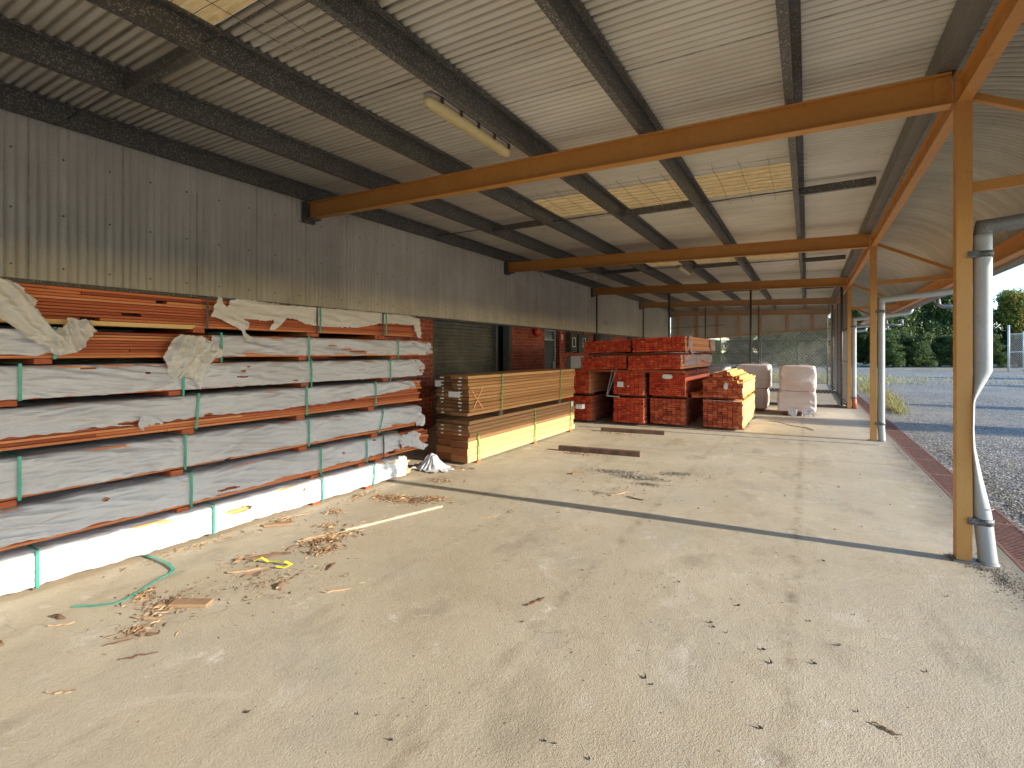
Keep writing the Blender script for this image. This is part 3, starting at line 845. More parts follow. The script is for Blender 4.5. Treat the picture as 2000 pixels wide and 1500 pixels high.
# ------------------------------------------------------------------ chain link fences
def chain(name, label, P0, P1, z0f, z1f, posts, rails, gap=.062, wr=.0019, postmat='fpost', wiremat='wire', prr=.03, extra=None):
    """fence in the vertical plane through P0, P1; z limits are functions of the distance s along it"""
    P0, P1 = Vector((*P0, 0)), Vector((*P1, 0)); L = (P1 - P0).length; d = (P1 - P0) / L
    F = thing(name, tuple(P0), label, "fence")
    for sp in posts:
        m = MB(); p = P0 + d * sp
        m.tube([(p.x, p.y, 0), (p.x, p.y, z1f(sp))], prr, 8); m.build("post", M[postmat], F)
    for z in rails:
        m = MB()
        za = z if not callable(z) else z(0); zb3 = z if not callable(z) else z(L)
        a = P0 + Vector((0, 0, za)); b2 = P1 + Vector((0, 0, zb3)); m.tube([a, b2], .019, 6); m.build("rail", M[postmat], F)
    m = MB()
    zlo, zhi = z0f(0), max(z1f(0), z1f(L))
    st = gap * math.sqrt(2); H = zhi - zlo
    nn = Vector((-d.y, d.x, 0))
    for sgn in (1, -1):
        k = -int(H / st) - 1
        while k * st < L + H:
            s0 = k * st
            s1, za, zb3 = s0 + H, zlo, zhi
            if sgn < 0: s0, s1 = s1 - 0, s0; za, zb3 = zlo, zhi
            # clip to 0..L and to the sloping top
            t0, t1 = 0.0, 1.0
            ds = s1 - s0
            for lim, sg_ in ((0, 1), (L, -1)):
                if abs(ds) > 1e-9:
                    t = (lim - s0) / ds
                    if (ds > 0) == (sg_ > 0): t0 = max(t0, t)
                    else: t1 = min(t1, t)
            # top
            def over(t):
                return (za + (zb3 - za) * t) - z1f(s0 + ds * t)
            if t1 > t0:
                if over(t1) > 0:
                    lo, hi = t0, t1
                    for _ in range(18):
                        mid = (lo + hi) / 2
                        if over(mid) > 0: hi = mid
                        else: lo = mid
                    t1 = lo
                if t1 > t0 + .001:
                    a = P0 + d * (s0 + ds * t0) + Vector((0, 0, za + (zb3 - za) * t0)) + nn * (sgn * .003)
                    b2 = P0 + d * (s0 + ds * t1) + Vector((0, 0, za + (zb3 - za) * t1)) + nn * (sgn * .003)
                    m.tube([a, b2], wr, 3, cap=False)
            k += 1
    m.build("mesh", M[wiremat], F)
    return F
tb = lambda s: zbeam(-6.3 + s) - .01
F1 = chain("chain_link_fence", "tall chain link fence crossing the shed behind the timber stacks", (-6.3, 16.16), (.90, 16.16), lambda s: .05, tb, [.05, 2.5, 4.86, 7.1], [.06], wr=.0036)
m = MB(); m.box(-6.3, .9, 16.10, 16.22, 0, .045); m.build("kerb", M['oldbeam'], F1)
m = MB(); m.box(-5.99, -5.85, 16.13, 16.14, 2.47, 2.58); m.build("tag", M['white'], F1)
F2 = chain("chain_link_fence", "second chain link fence across the shed one bay further back", (-6.3, 21.8), (.90, 21.8), lambda s: .05, tb, [.05, 2.65, 4.64, 7.1], [.10], wr=.0028)
m = MB(); m.box(-6.3, .9, 21.74, 21.86, 0, .10); m.build("kerb", M['oldbeam'], F2)
F3 = chain("chain_link_fence", "chain link fence closing the far end under the gable sheeting", (-6.3, 27.50), (.90, 27.50), lambda s: .05, lambda s: zg(-6.3 + s), [.4, 2.43, 4.3, 5.9, 7.1], [.06, 1.47, 2.12], wr=.0026, gap=.075)
F4 = chain("chain_link_fence", "sunlit chain link fence running along the shed's open side beyond the third post", (.965, 16.2), (.965, 27.2), lambda s: .05, lambda s: 3.28, [2.8, 5.4, 8.2, 10.9], [.06, 1.25, 2.2], wr=.0042)
m = MB(); m.box(.90, 1.03, 16.12, 27.2, 0, .045); m.build("kerb", M['oldbeam'], F4)

# ------------------------------------------------------------------ timber bundles
def strap(m, y, x0, x1, z0, z1, w=.018, lean=0, t=.004):
    """band round the bundle section in the XZ plane"""
    e = .006
    P = [(x0 - e, z0 - e), (x1 + e, z0 - e), (x1 + e, z1 + e), (x0 - e, z1 + e)]
    def yy(z): return y + lean * (z - z0) / (z1 - z0)
    for (ax, az), (bx, bz) in zip(P, P[1:] + P[:1]):
        n = 6 if abs(bz - az) > .02 else 1
        for i in range(n):
            p = (ax + (bx - ax) * i / n, az + (bz - az) * i / n); q = (ax + (bx - ax) * (i + 1) / n, az + (bz - az) * (i + 1) / n)
            bow = lambda zz, xx: xx + (.006 * math.sin(math.pi * min(1, max(0, (zz - z0) / (z1 - z0)))) if abs(xx - (x1 + e)) < .001 else 0)
            a0 = Vector((bow(p[1], p[0]), yy(p[1]), p[1])); b0 = Vector((bow(q[1], q[0]), yy(q[1]), q[1]))
            nrm = Vector(((b0 - a0).z, 0, -(b0 - a0).x)).normalized() * t
            wv = Vector((0, w / 2, 0))
            m.quad([a0 - wv, a0 + wv, b0 + wv, b0 - wv]); m.quad([a0 - wv + nrm, b0 - wv + nrm, b0 + wv + nrm, a0 + wv + nrm])
            m.quad([a0 - wv, b0 - wv, b0 - wv + nrm, a0 - wv + nrm]); m.quad([a0 + wv, a0 + wv + nrm, b0 + wv + nrm, b0 + wv])

def N(x, y, z): return mn.noise(Vector((x, y, z)))
def FB(x, y, z): return N(x, y, z) + .5 * N(2.1 * x, 2.1 * y, 2.1 * z) + .25 * N(4.3 * x, 4.3 * y, 4.3 * z)

YS = -1.35
def wrap_sheet(seed, y0, y1, yw, z0, z1, xf, xb, expo, straps, tears=(), rag=.015, mat='plastic', parent=None, topcut=None, endz=None):
    """plastic over the top and front of a long bundle.  expo(y): share of the front left bare at the bottom;
    yw: where the wood ends; beyond it the sheet folds in."""
    m = MB(); ny = int((y1 - y0) / .012); ns = 44; nt = 9
    Hh = z1 - z0
    def fn(u, v):
        y = y0 + (y1 - y0) * u
        ds = min([abs(y - s) for s in straps] + [9])
        slack = 1 - math.exp(-(ds / .22) ** 2)
        end = max(0.0, (y - yw) / max(.01, y1 - yw))
        ex = expo(y) + rag / Hh * (FB(y * 3.1, seed, 0) + .8 * N(y * 17, seed, 3))
        if v < nt / ns:
            t = v / (nt / ns)
            x = xb + (xf - xb) * t
            z = z1 + .012 * FB(x * 4, y * 1.2, seed) * slack + .004 - .03 * end * end
            x -= .10 * end * end * t
        else:
            t = (v - nt / ns) / (1 - nt / ns)
            z = z1 - (z1 - (z0 + ex * Hh)) * t
            f = FB(y * .9 + 3 * seed, z * 11 + y * 1.5, seed) * .011 - abs(N(y * .8, z * 15 + 2.6 * y, seed + 9)) * .055 - abs(N(y * .9 + 5, z * 24 - 3.2 * y, seed + 4)) * .026 + .019
            # folds fan out from the straps
            if ds < .5:
                s_ = min(straps, key=lambda q: abs(q - y)); a = math.atan2(z - (z0 + z1) / 2, abs(y - s_) + .05)
                f += .013 * math.sin(a * 19 + seed) * math.exp(-(ds / .30) ** 2) * min(1, ds / .05)
            rd = .02 * max(0, 1 - t * 7) ** 2
            x = xf + .018 + f * (.25 + .75 * slack) + .016 * slack * math.sin(math.pi * t) - .008 * slack - rd
            if t > .93: x += .006 * N(y * 9, seed, 5)
            if end > 0:
                zc = z0 + Hh * (.55 if endz is None else endz)
                k = end * end
                z = z + (zc - z) * .55 * k
                x -= .16 * k - .03 * math.sin(end * 9 + z * 40)
                x += .02 * N(y * 14, z * 22, seed)
        return (x, y, z)
    def keep(u, v):
        y = y0 + (y1 - y0) * u
        for (ty, tt, ry, rt) in tears:
            t = (v - nt / ns) / (1 - nt / ns)
            q = ((y - ty) / ry) ** 2 + ((t - tt) / rt) ** 2 + .7 * N(y * 22, t * 7, seed + 3)
            if q < 1: return False
        if v >= nt / ns and y < y1 and topcut and topcut(y, (v - nt / ns) / (1 - nt / ns)): return False
        return True
    m.grid(fn, ny, ns, keep=keep)
    return m.build("plastic_wrap", M[mat], parent)

def long_boards(m, rs, y0, y1, z0, z1, xf, xb, th=.020, jit=.010, ragend=.06, mi=0, ci=1, gaps=.25):
    n = max(2, round((z1 - z0) / th)); th = (z1 - z0) / n
    m.box(xb, xf - .10, y0 + .02, y1 - .08, z0 + .002, z1 - .003, ci)
    for k in range(n):
        za, zb_ = z0 + k * th + .0005, z0 + (k + 1) * th - .0036
        y = y0 - rs.uniform(0, .05); yend = y1 + rs.uniform(-ragend, ragend)
        while y < yend - .02:
            ln_ = rs.uniform(1.4, 4.2); yn = min(yend, y + ln_)
            if yend - yn < .5: yn = yend
            xj = xf - abs(rs.gauss(0, jit))
            m.box(xj - .13, xj, y, yn, za + rs.uniform(-.001, .001), zb_, mi, rot=rs.uniform(-.002, .002))
            y = yn + (rs.uniform(.02, .14) if rs.random() < gaps else .002)

def ragged(parent, name, mat, outline, x, thick=.0, fold=(1, 1), amp=.02, d=.008, seed=0, curl=None, freq=(9, 9)):
    """torn sheet filling the outline (Y, Z) near the plane x"""
    ys_ = [p[0] for p in outline]; zs_ = [p[1] for p in outline]
    ya, yb, za, zb_ = min(ys_), max(ys_), min(zs_), max(zs_)
    ny, nz = int((yb - ya) / d) + 1, int((zb_ - za) / d) + 1
    def inside(y, z):
        y += .010 * N(y * 30, z * 30, seed); z += .010 * N(y * 30, z * 30, seed + 7)
        c = False; j = len(outline) - 1
        for i in range(len(outline)):
            (y1, z1), (y2, z2) = outline[i], outline[j]
            if (z1 > z) != (z2 > z) and y < (y2 - y1) * (z - z1) / (z2 - z1) + y1: c = not c
            j = i
        return c
    m = MB()
    fy, fz = fold
    def fn(u, v):
        y = ya + (yb - ya) * u; z = za + (zb_ - za) * v
        s_ = y * fy + z * fz
        o = amp * 1.5 * (math.sin(s_ * 70 + 3 * FB(y * 4, z * 4, seed)) * .5 + FB(y * freq[0], z * freq[1], seed) - 1.0 * abs(N(y * 10 + z * 6, z * 9 - y * 3, seed)) - .3 * abs(N(y * 24, z * 20, seed)) + .5)
        if curl: o += curl(y, z)
        return (x + .02 + o + .01, y + .003 * N(y * 50, z * 50, 1 + seed), z + .003 * N(y * 50, z * 50, 2 + seed))
    m.grid(fn, ny, nz, keep=lambda u, v: inside(ya + (yb - ya) * u, za + (zb_ - za) * v))
    return m.build(name, M[mat], parent)

BIG = [  # z0, z1, front x, wood end y, straps [(y, colour, lean)]
    dict(z=(.035, .245), x=-4.17, ye=4.52, st=[(1.13, 'strap', 0), (2.20, 'strap', 0), (3.25, 'strap', 0), (3.92, 'strap', .02)], lab="lowest wrapped bundle of the tall stack, its white plastic lit by the sun"),
    dict(z=(.290, .535), x=-4.21, ye=4.86, st=[(-.1, 'strap', 0), (2.05, 'strap', 0), (3.26, 'strap', 0), (3.86, 'strap', 0), (4.11, 'strapk', 0)], lab="wrapped bundle second from the floor in the tall stack, red board ends sticking out"),
    dict(z=(.590, .840), x=-4.22, ye=4.74, st=[(1.06, 'strap', 0), (2.01, 'strap', 0), (3.13, 'strap', 0), (4.05, 'strap', .08)], lab="wrapped bundle third from the floor in the tall stack, one strap leaning"),
    dict(z=(.895, 1.155), x=-4.24, ye=4.82, st=[(-.2, 'strap', 0), (2.10, 'strap', .02), (3.12, 'strap', 0), (4.02, 'strap', 0)], lab="middle bundle of the tall stack, half covered by plastic with red boards bare below"),
    dict(z=(1.205, 1.415), x=-4.25, ye=4.85, st=[(1.07, 'strap', 0), (2.01, 'strap', 0), (3.18, 'strap', 0), (4.26, 'strap', 0)], lab="wrapped bundle third from the top of the tall stack with small tears in its plastic"),
    dict(z=(1.465, 1.650), x=-4.26, ye=4.95, st=[(1.24, 'strap', 0), (2.31, 'strap', 0), (3.16, 'strap', 0), (4.40, 'strap', 0)], lab="bundle second from top of the tall stack, half bare where plastic is pulled back"),
    dict(z=(1.705, 1.945), x=-4.27, ye=4.72, st=[(2.20, 'strapk', 0), (3.30, 'strap', 0), (3.26, 'strapk', 0), (4.21, 'strap', 0), (4.16, 'strapk', 0)], lab="topmost bundle of the tall stack, mostly bare red boards with torn plastic"),
]
XB = -5.35
def lin(*pts):
    def f(y):
        if y <= pts[0][0]: return pts[0][1]
        for (a, va), (b2, vb) in zip(pts, pts[1:]):
            if y <= b2: return va + (vb - va) * (y - a) / (b2 - a)
        return pts[-1][1]
    return f
EXPO = [lin((-2, .06), (5, .05)), lin((-2, .10), (2, .10), (3.2, .17), (4.1, .20), (5, .32)), lin((-2, .08), (2, .07), (3.3, .10), (5, .20)),
        lin((-2, .30), (1.0, .30), (2.2, .33), (3.1, .30), (4.0, .45), (5, .72)), lin((-2, .02), (5, .02)), lin((-2, .30), (1, .16), (2.3, .04), (5, .06)), lin((2.2, .5), (5, .5))]
bigroots = []
for i, B in enumerate(BIG):
    (z0, z1), xf, ye = B['z'], B['x'], B['ye']
    T = thing("timber_bundle", (-4.8, 1.7, 0 if i == 0 else BIG[i - 1]['z'][1]), B['lab'], "timber bundle", "long bundles of boards in the tall stack by the wall")
    bigroots.append(T)
    rs = random.Random(40 + i)
    m = MB()
    long_boards(m, rs, YS, ye, z0, z1, xf, XB, .0215 if i else .028, .010, .05 if i != 1 else .09)
    if i == 1:
        for k in range(9):
            zz = .33 + k * .021; m.box(xf - .75 + U(0, .1), xf - .03 - U(0, .10), 4.6, 4.93 + U(-.08, .10), zz, zz + .019, 0, rot=U(-.02, .05))
    m.build("boards", [M['board'] if i else M['boardy'], M['core']], T)
    if i == 6:
        m = MB(); m.box(xf - .2, xf + .003, -1.2, 2.12, z0 - .014, z0 + .018); m.build("bottom_board", M['boardy'], T)
    # plastic
    stl = [s[0] for s in B['st']]
    if i == 0:
        wrap_sheet(1.3, YS, 4.42, 9, z0 - .01, z1, xf, XB, EXPO[0], stl, [(2.40, .38, .12, .10), (1.55, .30, .03, .03), (3.05, .30, .02, .06)], .008, 'plastic_w', T)
    elif i == 1:
        wrap_sheet(2.7, YS, 4.66, 4.35, z0, z1, xf, XB, EXPO[1], stl, [(1.5, .25, .02, .05), (3.98, .1, .03, .05), (3.55, .45, .02, .05), (2.35, .86, .09, .06), (4.45, .75, .05, .12)], .014, 'plastic', T)
        ragged(T, "torn_flap", 'plastic', [(4.35, .50), (4.62, .54), (4.74, .48), (4.70, .41), (4.86, .33), (4.80, .27), (4.66, .32), (4.50, .37), (4.38, .36)], xf + .01, 0, (1, .6), .014, seed=4)
    elif i == 2:
        wrap_sheet(3.9, YS, 4.92, 4.70, z0, z1, xf, XB, EXPO[2], stl, [(4.12, .10, .03, .04)], .008, 'plastic', T)
        ragged(T, "torn_flap", 'plastic', [(4.70, .66), (4.88, .70), (4.90, .60), (4.86, .56), (4.74, .58)], xf - .05, 0, (1, 0), .012, seed=5)
    elif i == 3:
        wrap_sheet(5.2, YS, 4.90, 4.6, z0, z1, xf, XB, EXPO[3], stl, [(1.72, .90, .13, .10), (2.2, .95, .04, .08)], .012, 'plastic', T, endz=.85)
        ragged(T, "torn_flap", 'plastic', [(1.70, 1.03), (1.80, 1.04), (1.86, .985), (1.84, .965), (1.76, .965), (1.72, .93), (1.70, .95)], xf + .02, 0, (1, 1), .010, seed=6)
    elif i == 4:
        wrap_sheet(6.1, YS, 5.02, 4.72, z0, z1, xf, XB, EXPO[4], stl, [(1.42, .10, .045, .05), (1.77, .33, .018, .05), (2.55, .18, .02, .035), (2.50, .36, .022, .05), (2.48, .60, .05, .04), (3.02, .88, .03, .03)], .008, 'plastic', T)
    elif i == 5:
        wrap_sheet(7.7, YS, 1.24, 9, z0, z1, xf, XB, EXPO[5], stl, [], .02, 'plastic', T)
        wrap_sheet(8.4, 2.24, 5.20, 4.92, z0, z1, xf, XB, EXPO[5], stl, [], .010, 'plastic', T)
    else:
        ragged(T, "plastic_wrap", 'plastic_d', [(2.40, 1.955), (2.5, 1.97), (2.86, 1.955), (3.26, 1.955), (3.65, 1.96), (4.09, 1.96), (4.21, 1.955), (4.59, 1.965), (4.80, 1.93), (4.84, 1.68), (4.76, 1.70), (4.68, 1.84), (4.33, 1.85), (4.09, 1.835), (3.93, 1.80), (3.78, 1.775), (3.46, 1.765), (3.27, 1.77), (3.13, 1.785), (3.03, 1.82), (2.93, 1.83), (2.87, 1.76), (2.80, 1.71), (2.75, 1.715), (2.80, 1.80), (2.68, 1.79), (2.5, 1.80), (2.45, 1.80), (2.36, 1.87)], xf - .004, 0, (.15, 1.1), .007, seed=11, freq=(3, 14))
        m = MB(); m.grid(lambda u, v: (xf + .02 - v * 1.0, 2.4 + 2.42 * u, 1.957 + .012 * FB(u * 9, v * 7, 3) + .006), 90, 30)
        m.build("plastic_top", M['plastic_d'], T)
    if i == 0: pass
    # bearers under the bundle
    zlow = BIG[i - 1]['z'][1] + .012 if i else .001
    for k, (sy, col, ln_) in enumerate(B['st']):
        if i == 0 and sy < 3: continue
        m = MB(); hw = .045
        m.box(XB + .02, xf + .006 + .008 * (k % 2), sy - hw - .05, sy + hw - .05, zlow, z0 - .0025)
        mods(m.build("bearer", M['board'], T), .002)
    for sy, col, ln_ in B['st']:
        m = MB(); strap(m, sy, XB, xf + .026, (zlow if i in (4, 5) and sy > 2 else z0) - .0, z1 + .012, .016, ln_)
        m.build("strap", M[col], T)
# loose torn sheets hanging from the upper bundles
T5, T6 = bigroots[5], bigroots[6]
ragged(T6, "hanging_plastic", 'plastic_d', [(.50, 1.97), (.94, 1.955), (1.01, 1.95), (1.07, 1.92), (1.11, 1.86), (1.15, 1.83), (1.13, 1.79), (1.18, 1.71), (1.24, 1.63), (1.29, 1.60), (1.30, 1.55), (1.22, 1.53), (1.14, 1.56), (1.07, 1.62), (1.00, 1.69), (.92, 1.745), (.50, 1.78)], -4.235, 0, (1.0, .75), .016, .006, 21, lambda y, z: .05 * (1.97 - z), (7, 7))
ragged(T6, "hanging_plastic", 'plastic_d', [(1.22, 1.64), (1.27, 1.67), (1.30, 1.735), (1.37, 1.72), (1.43, 1.725), (1.42, 1.68), (1.46, 1.655), (1.41, 1.61), (1.37, 1.52), (1.31, 1.49), (1.24, 1.485), (1.20, 1.52), (1.20, 1.56), (1.25, 1.60)], -4.225, 0, (1.3, .3), .018, .005, 22, None, (12, 12))
ragged(T5, "hanging_plastic", 'plastic_d', [(1.91, 1.59), (1.97, 1.645), (2.06, 1.635), (2.16, 1.63), (2.27, 1.54), (2.33, 1.49), (2.27, 1.455), (2.21, 1.43), (2.16, 1.37), (2.14, 1.30), (2.12, 1.19), (2.09, 1.28), (2.01, 1.31), (1.92, 1.29), (1.89, 1.38), (1.865, 1.47), (1.88, 1.53)], -4.235, 0, (.9, -.5), .017, .006, 23, lambda y, z: .04 * math.exp(-((y - 2.02) / .12) ** 2 - ((z - 1.46) / .14) ** 2), (14, 14))
ragged(T6, "torn_streamer", 'plastic_d', [(2.22, 1.80), (2.26, 1.95), (2.29, 1.98), (2.31, 1.92), (2.36, 1.86), (2.46, 1.80), (2.55, 1.765), (2.51, 1.70), (2.56, 1.60), (2.51, 1.60), (2.47, 1.70), (2.38, 1.74), (2.28, 1.79)], -4.24, 0, (.5, 1), .012, .006, 24)

# brown plank stack with its near ends towards the camera
BX0, BX1 = -4.43, -3.86
def plank_bundle(label, z0, z1, rows, mats, yseq, seed, yoff=0):
    T = thing("timber_bundle", ((BX0 + BX1) / 2, 7.1, z0), label, "timber bundle", "brown plank bundles beside the roller door")
    rs = random.Random(seed); m = MB(); z = z0
    for (h, side, end) in rows:
        xm = (BX0 + BX1) / 2 + rs.uniform(-.02, .02)
        m.box(BX0 + rs.uniform(-.01, .01), xm - .003, 5.36 + rs.uniform(-.02, .03), 8.80 + rs.uniform(-.04, .06), z + .0008, z + h - .0042, side, end)
        m.box(xm + .003, BX1 + rs.uniform(-.014, .006), 5.33 + rs.uniform(-.02, .03), 8.80 + rs.uniform(-.04, .06), z + .0012, z + h - .0045, side, end)
        z += h
    mods(m.build("planks", [M[k] for k in mats], T), .0025)
    return T
T = plank_bundle("upper bundle of thin brown planks with an orange cross chalked on its side", .655, 1.185, [(.047, 0, 1)] * 2 + [(.06, 0, 1)] + [(.047, 0, 1)] * 3 + [(.055, 0, 1)] + [(.047, 0, 1)] * 4 , ['brownside', 'brownend'], 0, 3)
m = MB()
for sy in (6.14, 8.14): strap(m, sy, BX0, BX1, .655, 1.18, .016)
for k, sy in enumerate((6.14, 8.14)):
    m = MB(); strap(m, sy, BX0, BX1 + .008, .655, 1.18, .026, .02); m.build("strap", M['strapg'], T)
    m = MB(); m.box(BX0, BX1 + .01, sy - .06, sy + .04, .585, .653); m.build("bearer", M['oldbeam'], T)
m = MB()
for a, b2 in (((5.40, .99), (5.66, .73)), ((5.66, 1.03), (5.43, .74))):
    m.bar((BX1 + .009, a[0], a[1]), (BX1 + .009, b2[0], b2[1]), .004, .016)
m.build("chalk_cross", M['crayon'], T)
m = MB()
for (tx, tz, w, h) in ((-4.35, 1.08, .10, .085), (-4.07, .94, .19, .075)):
    m = MB(); m.box(tx - w / 2, tx + w / 2, 5.292, 5.296, tz - h / 2, tz + h / 2); m.build("paper_tag", M['tagpaper'], T)
m = MB(); rs = random.Random(5)
for k in range(11):
    for xx in (-4.30, -4.0): 
        if rs.random() < .85: z = .68 + k * .0475; m.box(xx + rs.uniform(-.02, .02), xx + .045 + rs.uniform(-.01, .01), 5.296, 5.299, z, z + .017)
m.build("end_label", M['tagpaper'], T)
T = plank_bundle("lower bundle on the floor, thin brown planks above thick yellow sunlit ones", .03, .585, [(.095, 2, 3), (.10, 2, 3), (.095, 2, 3), (.053, 4, 3), (.053, 4, 3), (.053, 4, 1), (.053, 4, 1), (.053, 4, 1)], ['brownside2', 'brownend', 'yellowpine', 'brownend2', 'brownside2'], 0, 4)
for sy in (5.56, 7.19, 8.62):
    m = MB(); strap(m, sy, BX0, BX1 + .008, .03, .58 if sy != 5.56 else .40, .026, -.02); m.build("strap", M['strapg'], T)
    m = MB(); m.box(BX0, BX1 + .008, sy - .04, sy + .05, .001, .028); m.build("bearer", M['board'], T)
m = MB(); m.box(-3.855, -3.85, 8.62, 8.72, .48, .57); m.build("paper_tag", M['tagpaper'], T)
m = MB(); m.box(-3.852, -3.72, 8.84, 8.98, .42, .50); m.build("paper_tag", M['tagpaper'], T)
m = MB(); rs = random.Random(6)
for k in range(3):
    for xx in (-4.30, -4.0): z = .40 + k * .053; m.box(xx, xx + .045, 5.296, 5.299, z, z + .017)
m.build("end_label", M['tagpaper'], T)

# red ended stacks
def block(label, x0, x1, y0, ln_, z0, z1, nx, nz, end, side, seed, brick=False, rightside=None, drop=None, tilt=0, group="red ended bundles in the block of stacks", step=None):
    T = thing("timber_bundle", ((x0 + x1) / 2, y0 + ln_ / 2, z0), label, "timber bundle", group)
    rs = random.Random(seed); m = MB()
    w = (x1 - x0) / nx; h = (z1 - z0) / nz
    ends = 1
    for k in range(nz):
        off = (w / 2 if (brick and k % 2) else 0) + rs.uniform(-.01, .01)
        for j in range(nx + (1 if off > .03 else 0)):
            xa = max(x0 + rs.uniform(-.005, .004), x0 + j * w - off); xb_ = min(x1 + rs.uniform(-.004, .006), x0 + (j + 1) * w - off)
            if xb_ - xa < .015: continue
            if drop and drop(j, k, rs): continue
            zz = tilt * ((xa + xb_) / 2 - x1) + rs.uniform(-.0012, .0012)
            inner = 0 < j < nx - 1 and 0 < k < nz - 1 and not drop
            ya = y0 + rs.uniform(-.012, .012) + (rs.uniform(-.03, .03) if rs.random() < .06 else 0)
            m.box(xa + .0036, xb_ - .0036, ya, y0 + ln_ + rs.uniform(-.03, .03), z0 + k * h + .0022 + zz, z0 + (k + 1) * h - .0042 + zz, 2 if (rightside and xb_ > x1 - w * (1.2 if not drop else 9)) else 0, ends)
    o = m.build("boards", [M[side], M[end], M[rightside or side]], T)
    nb = 3
    for q in range(nb):
        m = MB(); yy = y0 + .25 + (ln_ - .6) * q / (nb - 1)
        m.box(x0 + .01, x1 - .01, yy, yy + .09, z0 - .048 + tilt * (x0 - x1), z0 - .002 + tilt * (x0 - x1))
        m.build("bearer", M['redside'], T)
    return T
G0 = .05
ZL = (G0, .565); ZU = (.63, 1.13)
block("lower red bundle at the left, half hidden behind the brown planks", -4.72, -3.98, 9.95, 3.0, *ZL, 7, 12, 'redend', 'redside', 11)
block("upper red bundle at the left, above the one behind the brown planks", -4.75, -4.02, 9.95, 3.0, *ZU, 7, 10, 'redend', 'orangeside', 12)
block("floor level red bundle second from the left", -3.52, -2.88, 10.05, 2.8, *ZL, 7, 11, 'redend', 'redside', 13)
T = block("upper red bundle second from the left, with a square paper label", -3.50, -2.88, 10.0, 2.8, *ZU, 7, 11, 'redend', 'redside', 14)
m = MB(); m.box(-3.40, -3.27, 9.955, 9.96, .79, .90); m.box(-3.18, -3.15, 9.955, 9.96, .80, .82); m.build("paper_label", M['tagpaper'], T)
block("floor level red bundle third from the left", -2.80, -2.10, 10.25, 2.8, *ZL, 8, 12, 'redend_b', 'redside', 15)
T = block("upper red bundle third from the left, with an oval white label", -2.80, -2.08, 10.2, 2.8, *ZU, 8, 13, 'redend', 'redside', 16, brick=True)
m = MB(); m.rings([[(-2.42 + .10 * abs(math.cos(a)) ** .6 * (1 if math.cos(a) > 0 else -1), yy, 1.02 + .045 * abs(math.sin(a)) ** .7 * (1 if math.sin(a) > 0 else -1)) for a in np.linspace(0, 2 * math.pi, 20, endpoint=False)] for yy in (10.135, 10.139)]); m.build("paper_label", M['tagpaper'], T)
T = block("floor level bundle at the right with red ends and sunlit yellow side", -1.77, -1.05, 10.30, 2.5, *ZL, 8, 12, 'redend_b', 'redside', 17, rightside='yellowside')
m = MB(); m.box(-1.77, -1.04, 10.31, 10.34, .567, .572); m.build("top_sheet", M['tagpaper'], T)
def dropf(j, k, rs):
    top = [6, 7, 9, 9, 9, 8, 6, 5][min(j, 7)]
    return k > top + (rs.random() < .3) * 0
T = block("untidy bundle of yellow boards with red ends, top rows loose in the sun", -1.78, -1.05, 10.32, 2.5, .63, 1.16, 8, 11, 'redend_b', 'redside', 18, rightside='yellowside', drop=dropf)
m = MB(); rs = random.Random(9)
for q in range(26):
    xx = -1.72 + rs.random() * .60; lvl = max(0, 1 - abs(xx + 1.42) / .38)
    zz = .93 + lvl * .17 + rs.uniform(-.03, .02)
    ln_ = rs.uniform(1.6, 2.4); yy = 10.36 + rs.uniform(-.07, .12)
    m.box(xx, xx + .075, yy, yy + ln_, zz, zz + .040, 0, 1, rot=rs.uniform(-.035, .035))
m.build("loose_boards", [M['yellowside'], M['redend_b']], T)
m = MB(); m.quad([(-1.36, 10.27, .93), (-1.31, 10.262, .90), (-1.32, 10.262, .80), (-1.375, 10.27, .795), (-1.39, 10.27, .86)]); mods(m.build("paper_tag", M['tagpaper'], T), None, .002)
TI = .035
block("third tier red bundle on the left, below the topmost left one", -4.12, -3.12, 9.72, 3.4, 1.18, 1.44, 12, 6, 'redend', 'redside', 21, tilt=TI)
T = block("third tier red bundle on the right with torn film on its side", -3.08, -2.05, 9.66, 3.4, 1.19, 1.47, 12, 6, 'redend', 'redside', 22, tilt=TI, rightside='orangeside')
ragged(T, "torn_film", 'clear', [(9.8, 1.46), (11.0, 1.46), (12.2, 1.46), (13.0, 1.44), (13.0, 1.30), (12.5, 1.24), (11.8, 1.33), (11.0, 1.24), (10.4, 1.22), (9.9, 1.25)], -2.06, 0, (0, 1), .012, .02, 31, None, (1, 9))
ragged(T, "torn_film", 'clear', [(9.85, 1.60), (10.05, 1.60), (10.12, 1.45), (10.05, 1.40), (10.0, 1.44)], -2.05, 0, (1, 0), .01, .012, 32)
block("topmost red bundle on the left", -4.08, -3.05, 9.78, 3.3, 1.52, 1.77, 12, 6, 'redend', 'redside', 23, tilt=TI)
T = block("topmost red bundle on the right, its orange side showing", -2.99, -1.97, 9.66, 3.5, 1.54, 1.82, 12, 6, 'redend', 'redside', 24, tilt=TI, rightside='orangeside')
ragged(T, "torn_film", 'clear', [(9.80, 1.83), (10.10, 1.83), (10.12, 1.60), (10.25, 1.47), (10.15, 1.46), (9.98, 1.57), (9.85, 1.56)], -1.985, 0, (1, .2), .012, .012, 33)
ragged(T, "torn_film", 'clear', [(12.3, 1.82), (12.9, 1.82), (12.95, 1.56), (12.35, 1.57)], -1.985, 0, (1, .1), .012, .015, 34)
m = MB(); m.bar((-3.62, 9.93, .62), (-3.50, 9.96, 1.16), .012, .012); m.bar((-3.60, 9.93, .62), (-3.40, 9.95, 1.20), .010, .010)
m.bar((-3.62, 9.92, .60), (-3.35, 9.95, .585), .02, .02)
tag(m.build("leaning_strip", M['grey'], None, (-3.6, 9.93, .6)), "thin grey strips leaning between the two left red bundles", "strip")
m = MB()
